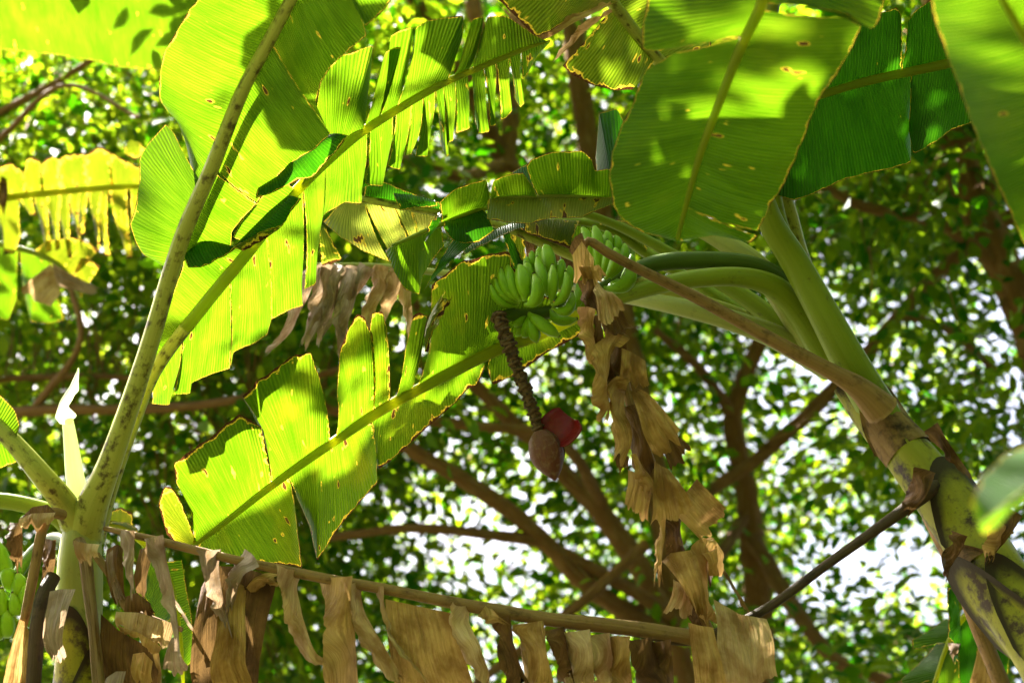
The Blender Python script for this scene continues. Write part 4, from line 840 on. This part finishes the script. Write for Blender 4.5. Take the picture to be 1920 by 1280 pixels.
# furled new leaf, bright in the sun
nl = tube('new_leaf', px([(150, 950, 4.02), (140, 890, 4.02), (134, 840, 4.01), (128, 795, 4.0), (124, 775, 4.0)]), [pr(r, 4) for r in (20, 17, 14, 11, 10)], M['new_leaf'], P2, nseg=14, n=30)
plate('unfurling_tip', [(112, 794), (103, 782), (112, 752), (132, 722), (147, 690)], [(134, 796), (142, 778), (128, 762), (146, 730), (149, 690)], 3.98, 'new_leaf', nl, crump=.006, bulge=.35)

# long leaf that leaves the frame at the left and arches back over the top corner
K = Leaf(P2, [(140, 985, 3.97), (122, 945, 3.95), (80, 893, 3.9), (30, 835, 3.9), (-40, 765, 3.92), (-140, 670, 3.95), (-300, 560, 4.0), (-480, 560, 4.05)], [28, 26, 23, 19, 16, 14, 10, 4], 'petiole', 'leaf')
K.seg((-150, 662), (-480, 560), [(-130, 740), (-300, 720), (-490, 640)], .08, wav=.02); K.seg((-150, 662), (-480, 560), [(-120, 560), (-300, 420), (-490, 500)], -.08, wav=.02)
K.seg((-60, 748), (30, 832), [(-70, 700), (0, 741), (25, 765), (37, 795), (30, 820)], -.03, wav=.02)
K.seg((-60, 748), (40, 846), [(-60, 900), (0, 877), (40, 862), (72, 852), (50, 842)], .04, wav=.02)
E2 = Leaf(P2, [(135, 990, 3.99), (110, 968, 3.98), (56, 948, 3.98), (0, 938, 3.98), (-120, 935, 3.95), (-320, 1000, 3.9), (-460, 1110, 3.85)], [26, 22, 18, 17, 13, 9, 4], 'petiole_green', 'leaf')
E2.seg((-110, 935), (-460, 1110), [(-100, 1000), (-230, 1180), (-460, 1240)], .1); E2.seg((-110, 935), (-460, 1110), [(-100, 880), (-300, 820), (-500, 1000)], -.1)

# bright low leaf showing between the dry strips
W = Leaf(P2, [(165, 1030, 4.1), (200, 985, 4.25), (250, 1000, 4.4), (310, 1070, 4.45), (335, 1180, 4.4), (345, 1300, 4.35)], [12, 10, 8, 7, 6, 3], 'midrib', 'leaf_yellow')
W.seg((196, 988), (250, 1000), [(200, 962), (228, 950), (248, 962)], -.05); W.seg((200, 985), (258, 1006), [(210, 975), (240, 978), (258, 990)], -.1); W.seg((262, 1010), (330, 1150), [(276, 1080), (272, 1120), (300, 1175)], .05, mat='leaf'); W.seg((300, 1055), (342, 1260), [(340, 1050), (360, 1160), (366, 1230)], .05, mat='leaf')

# second small bunch behind the left stem
bs = tube('bunch_stalk', px([(150, 1030, 4.1), (100, 1010, 4.2), (50, 1050, 4.28), (15, 1120, 4.3), (0, 1200, 4.3)]), [pr(r, 4.2) for r in (14, 13, 12, 11, 8)], M['peduncle'], P2, nseg=10, n=30)
for a, m, b in (((22, 1100), (8, 1060), (-8, 1010)), ((24, 1110), (16, 1085), (12, 1060)), ((28, 1110), (36, 1100), (32, 1072)), ((28, 1130), (30, 1140), (24, 1108)), ((10, 1150), (4, 1140), (2, 1100)), ((8, 1160), (-12, 1140), (-16, 1090)), ((12, 1190), (14, 1175), (12, 1140)), ((4, 1190), (-6, 1180), (-10, 1140)), ((40, 1130), (48, 1120), (46, 1090)), ((92, 1090), (96, 1085), (100, 1058)), ((100, 1092), (112, 1086), (112, 1060))):
    banana(bs, a, m, b, 26, 4.24, db=4.2)

# dry leaves hanging round the left stem
o = tube('dry_leaf', px([(118, 965, 3.9), (95, 962, 3.86), (80, 990, 3.85), (66, 1060, 3.84), (48, 1150, 3.83), (36, 1210, 3.83), (30, 1310, 3.82)]), [pr(r, 3.85) for r in (10, 11, 10, 10, 9, 7, 4)], M['dry_stalk'], P2, nseg=9, n=36)
plate('strip', [(40, 970), (60, 950), (90, 945), (106, 962)], [(44, 992), (70, 990), (98, 976), (104, 966)], 3.82, 'dead_dark', o, bulge=.3); plate('strip', [(36, 972), (60, 962), (104, 960)], [(38, 985), (70, 984), (100, 972)], 3.8, 'dead_tan', o, bulge=.4)
ribbon('strip', [(30, 980, 26), (28, 1010, 28), (34, 1060, 16)], 3.86, 'dead_dark', o); plate('strip', [(36, 1160), (46, 1165), (54, 1185)], [(6, 1300), (30, 1310), (50, 1310)], 3.8, 'dead', o, crump=.03); ribbon('strip', [(95, 1010, 20), (90, 1060, 26), (84, 1100, 16)], 3.88, 'dead_dark', o)
o = tube('dry_leaf', px([(100, 1080, 3.86), (80, 1120, 3.82), (70, 1180, 3.8), (60, 1310, 3.78)]), [pr(r, 3.85) for r in (14, 15, 15, 14)], M['dark_stalk'], P2, nseg=9, n=24)
plate('strip', [(92, 1108), (112, 1104), (142, 1104)], [(98, 1230), (110, 1244), (124, 1232)], 3.76, 'dead_grey', o, crump=.03, bulge=.3, nv=18)
o = tube('dry_leaf', px([(148, 1015, 3.9), (158, 1040, 3.86), (166, 1100, 3.84), (176, 1180, 3.82), (188, 1310, 3.8)]), [pr(r, 3.85) for r in (12, 12, 11, 11, 13)], M['dry_stalk'], P2, nseg=9, n=30, rough=.2)
for c_ in o.data.materials: pass
o.data.materials[0] = M['dead_tan']
plate('strip', [(140, 1012), (160, 1018), (188, 1020)], [(146, 1050), (166, 1052), (186, 1044)], 3.82, 'dead_tan', o, bulge=.4)
o = tube('dry_leaf', px([(180, 1040, 3.92), (215, 1090, 3.88), (240, 1140, 3.85), (300, 1165, 3.83), (342, 1180, 3.82)]), [pr(r, 3.85) for r in (8, 8, 8, 6, 5)], M['dry_stalk'], P2, nseg=8, n=30)
for top, bot, m, d in (([(200, 1030), (220, 1020), (232, 1025)], [(205, 1110), (220, 1130), (236, 1115)], 'dead_dark', 3.86), ([(262, 1030), (275, 1025), (290, 1035)], [(255, 1110), (265, 1125), (275, 1100)], 'dead_dark', 3.88),
                       ([(218, 1146), (260, 1148), (330, 1170)], [(222, 1178), (270, 1200), (318, 1220)], 'dead_tan', 3.78), ([(220, 1172), (262, 1186), (304, 1212)], [(226, 1186), (262, 1206), (300, 1226)], 'dead', 3.76), ([(236, 1118), (256, 1110), (282, 1130)], [(234, 1146), (262, 1150), (292, 1150)], 'dead_dark', 3.82),
                       ([(190, 1150), (220, 1180), (300, 1225)], [(194, 1290), (240, 1300), (310, 1300)], 'dead_dark', 3.86), ([(250, 1225), (270, 1222), (286, 1240)], [(250, 1270), (268, 1290), (284, 1280)], 'dead', 3.8), ([(200, 1270), (218, 1258), (236, 1258)], [(196, 1310), (216, 1310), (232, 1300)], 'dead_grey', 3.78),
                       ([(322, 1196), (330, 1190), (336, 1200)], [(308, 1256), (330, 1264), (352, 1250)], 'dead_grey', 3.76), ([(200, 1040), (212, 1030)], [(222, 1130), (236, 1120)], 'dead_grey', 3.8)):
    plate('strip', top, bot, d, m, o, crump=.025, bulge=.25)
ribbon('strip', [(310, 1100, 6), (335, 1140, 8), (365, 1190, 8), (384, 1220, 6)], 3.7, 'dead_grey', o); ribbon('strip', [(292, 1200, 10), (296, 1250, 12), (298, 1310, 10)], 3.78, 'dead', o)

# ================================================================== plant beyond the right edge, and its leaves in view
p3 = px([(2300, 900, 3.3)])[0]
p3p = np.array([[p3[0], p3[1], -.05], [p3[0], p3[1], 1.4], [p3[0] - .03, p3[1], p3[2]]])
P3 = plant('banana_plant', 'banana plant past the right edge whose big leaves reach into the top right corner', (p3[0], p3[1], 0))
tube('pseudostem', p3p, [.14, .12, .08], M['stem'], P3, nseg=18, n=40)
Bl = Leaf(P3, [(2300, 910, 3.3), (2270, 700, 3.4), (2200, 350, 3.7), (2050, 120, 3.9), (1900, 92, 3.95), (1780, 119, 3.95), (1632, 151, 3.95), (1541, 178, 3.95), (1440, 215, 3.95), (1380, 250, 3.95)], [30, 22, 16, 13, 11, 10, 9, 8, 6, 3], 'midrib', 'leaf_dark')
k = dict(wav=.02, bulge=.04)
Bl.seg((1706, 135), (1400, 240), [(1708, 235), (1709, 306), (1666, 316), (1615, 326), (1578, 336), (1524, 363), (1488, 375), (1440, 360), (1400, 300)], .12, nv=14, **k)
Bl.seg((1900, 92), (1710, 134), [(1900, 190), (1818, 232), (1783, 245), (1750, 269), (1712, 289), (1703, 240)], .1, nv=12, **k)
Bl.seg((1900, 92), (1690, 138), [(1900, -60), (1800, -40), (1743, 0), (1713, 20), (1700, 40)], -.12, nv=12, **k)
Bl.seg((1690, 138), (1420, 230), [(1690, 30), (1682, 13), (1659, 20), (1600, 30), (1500, 60), (1430, 140)], -.12, nv=12, **k)
Cl = Leaf(P3, [(2300, 900, 3.3), (2240, 700, 3.1), (2130, 420, 2.7), (2000, 215, 2.4), (1918, 67, 2.3), (1877, -5, 2.25), (1820, -130, 2.2)], [28, 22, 17, 12, 8, 7, 3], 'midrib', 'leaf')
Cl.seg((2130, 420), (1825, -120), [(2060, 640), (1960, 540), (1908, 430), (1884, 376), (1860, 323), (1827, 249), (1800, 168), (1773, 97), (1753, 37), (1745, 0), (1760, -100)], (.06, .04), nv=14, nu=40, wav=.012, bulge=.04)
Cl.seg((2130, 420), (1825, -120), [(2300, 380), (2240, 200), (2080, -60), (1900, -180)], -.06, nv=10, wav=.02)
# tip of a leaf close to the camera
Tl = Leaf(P3, [(2300, 920, 3.3), (2330, 860, 2.9), (2260, 800, 2.3), (2120, 830, 1.85), (1960, 890, 1.7), (1835, 985, 1.65)], [20, 14, 10, 6, 4, 2], 'petiole_green', 'leaf')
Tl.seg((2150, 822), (1835, 985), [(2140, 740), (2000, 790), (1920, 838), (1880, 855), (1840, 890), (1822, 940)], .02, nv=8, wav=.01); Tl.seg((2150, 822), (1835, 985), [(2160, 900), (2020, 960), (1920, 940), (1895, 960), (1870, 990), (1845, 1002)], .02, nv=8, wav=.01)
# low leaf behind the leaning stem
Vl = Leaf(P3, [(2300, 940, 3.3), (2280, 960, 3.9), (2150, 1000, 4.5), (1980, 1060, 4.8), (1860, 1110, 4.85), (1790, 1180, 4.8), (1745, 1300, 4.75)], [20, 16, 12, 9, 8, 6, 4], 'midrib', 'leaf_dark')
for a, b, ed, m in (((1990, 1056), (1900, 1092), [(1990, 1200), (1940, 1280), (1900, 1240)], 'leaf_dark'), ((1900, 1092), (1840, 1125), [(1890, 1260), (1870, 1300), (1836, 1240)], 'leaf_dark'), ((1838, 1126), (1800, 1168), [(1832, 1290), (1810, 1310), (1796, 1260)], 'leaf_dark'), ((1798, 1170), (1760, 1250), [(1800, 1300), (1780, 1310), (1760, 1300)], 'leaf'),
                    ((1900, 1092), (1830, 1130), [(1880, 1040), (1830, 1060), (1810, 1090)], 'leaf_dark'), ((1800, 1168), (1780, 1200), [(1775, 1160), (1740, 1185), (1710, 1200), (1712, 1218)], 'leaf'), ((1778, 1202), (1755, 1270), [(1755, 1205), (1720, 1245), (1685, 1275), (1700, 1290)], 'leaf')):
    Vl.seg(a, b, ed, .05, mat=m, wav=.03)
plate('flap', [(1835, 1205), (1850, 1215)], [(1812, 1290), (1840, 1300), (1875, 1300)], 4.6, 'dead', Vl.o); ribbon('strip', [(1782, 1100, 14), (1788, 1150, 24), (1790, 1200, 24), (1790, 1235, 12)], 4.6, 'leaf_dark', Vl.o); ribbon('strip', [(1790, 1205, 22), (1788, 1232, 8)], 4.58, 'dead_grey', Vl.o)

# ================================================================== plant beyond the left edge: its leaves show along the left edge
p4 = px([(-420, 700, 6.9)])[0]
P4 = plant('banana_plant', 'banana plant past the left edge, its leaf crossing the top left corner', (p4[0], p4[1], 0))
tube('pseudostem', np.array([[p4[0], p4[1], -.05], [p4[0], p4[1], 1.6], [p4[0] + .05, p4[1], p4[2]]]), [.17, .14, .09], M['stem'], P4, nseg=18, n=30)
Kl = Leaf(P4, [(-420, 720, 6.9), (-410, 500, 6.9), (-380, 200, 6.9), (-280, 20, 6.9), (-120, -50, 6.9), (60, -70, 6.9), (250, -60, 6.9), (440, -20, 6.9)], [24, 18, 13, 11, 9, 8, 6, 3], 'petiole_green', 'leaf', rib=.5)
Kl.seg((-300, 40), (438, -20), [(-260, 180), (-100, 110), (0, 92), (60, 98), (110, 103), (165, 112), (225, 127), (300, 131), (370, 105), (430, 20)], (.2, .2), nv=16, nu=60, wav=.012, bulge=.04)
Kl.seg((-300, 40), (438, -20), [(-380, 0), (-200, -110), (60, -130), (260, -110), (430, -40)], (-.1, -.1), nv=8, nu=40, wav=.02)

# yellowing torn leaf at the left edge
Lf = Leaf(P4, [(-420, 720, 6.8), (-390, 560, 6.85), (-250, 430, 6.9), (-70, 385, 6.9), (10, 371, 6.9), (151, 356, 6.9), (262, 349, 6.9), (340, 352, 6.9)], [16, 13, 10, 8, 7, 6, 5, 2], 'midrib', 'leaf_yellow')
u = -.08
for a, b, ed in (((275, 349), (210, 351), [(275, 300), (259, 312), (228, 296), (205, 285)]), ((212, 351), (165, 354), [(205, 284), (186, 277), (172, 283), (160, 292)]), ((167, 354), (118, 358), [(160, 290), (136, 289), (122, 292), (108, 300)]),
                 ((120, 358), (80, 362), [(108, 296), (98, 292), (86, 297), (76, 310)]), ((82, 362), (50, 366), [(74, 302), (62, 296), (50, 300), (44, 330)]), ((52, 366), (-50, 378), [(44, 322), (20, 305), (0, 312), (-40, 330)])):
    Lf.seg(a, b, ed, u, wav=.04, bulge=.08)
for a, b, ed in (((275, 349), (246, 350), [(272, 420), (262, 440), (248, 430)]), ((240, 350), (205, 352), [(249, 482), (238, 486), (228, 450)]), ((205, 352), (190, 353), [(210, 479), (200, 478), (196, 440)]), ((188, 353), (165, 355), [(190, 467), (184, 470), (176, 420)]), ((164, 355), (150, 356), [(158, 440), (150, 440), (146, 400)]),
                 ((148, 356), (132, 357), [(148, 470), (142, 460), (136, 420)]), ((130, 357), (112, 359), [(138, 484), (130, 482), (120, 420)]), ((110, 359), (92, 361), [(115, 465), (106, 470), (98, 420)]), ((90, 361), (66, 363), [(97, 470), (86, 474), (70, 400)]), ((62, 364), (38, 367), [(68, 405), (56, 405), (46, 390)]), ((36, 367), (-10, 373), [(40, 440), (28, 476), (8, 476), (2, 420)]), ((-14, 373), (-60, 379), [(-6, 450), (-30, 470), (-60, 440)])):
    Lf.seg(a, b, ed, .06, wav=.05, bulge=.05, nv=8)
ribbon('strip', [(5, 330, 12), (6, 360, 16), (6, 390, 10)], 6.85, 'dead_dark', Lf.o); plate('blade', [(232, 275), (245, 262), (262, 268)], [(236, 290), (255, 300), (275, 285)], 6.9, 'leaf_yellow', Lf.o, crump=.006)

# lower leaf behind it with a brown folded flap
N_ = Leaf(P4, [(-410, 760, 6.8), (-330, 560, 6.95), (-180, 470, 7.0), (-60, 450, 7.0), (27, 464, 7.0), (80, 480, 7.0), (120, 505, 7.0), (150, 560, 7.0)], [14, 11, 9, 7, 6, 5.5, 4.5, 2], 'petiole_green', 'leaf')
N_.seg((34, 466), (-40, 453), [(30, 560), (16, 600), (-10, 600), (-50, 560)], .08, wav=.03); N_.seg((90, 483), (38, 467), [(118, 600), (90, 608), (56, 604), (42, 540)], .08, wav=.03)
N_.seg((130, 520), (60, 474), [(186, 468), (168, 455), (140, 445), (90, 450)], -.06, mat='leaf_yellow', wav=.04)
N_.seg((150, 560), (132, 524), [(186, 500), (165, 486), (150, 484)], -.06, mat='leaf_yellow', wav=.04)
plate('flap', [(96, 494), (104, 515), (114, 551)], [(38, 543), (66, 562), (97, 576)], 6.9, 'dead_tan', N_.o, crump=.01); plate('flap', [(97, 493), (102, 515), (108, 536)], [(186, 540), (182, 548), (170, 552)], 6.88, 'dead_grey', N_.o, crump=.01)

for part, lab in ((C.o, 'crumpled brown dry leaf hanging as a column right of the bunch'), (D.o, 'long brown dry leaf stretched along the bottom with hanging strips'), (Dg.o, 'grey brown dry leaf in strips behind the torn green leaves'),
                  (nl, 'white furled new leaf'), (bu, 'closed maroon flower bud'), (Lf.o, 'yellow leaf with brown scorched edge'), (ra, 'brown ridged stalk between bunch and bud')):
    part['label'] = lab
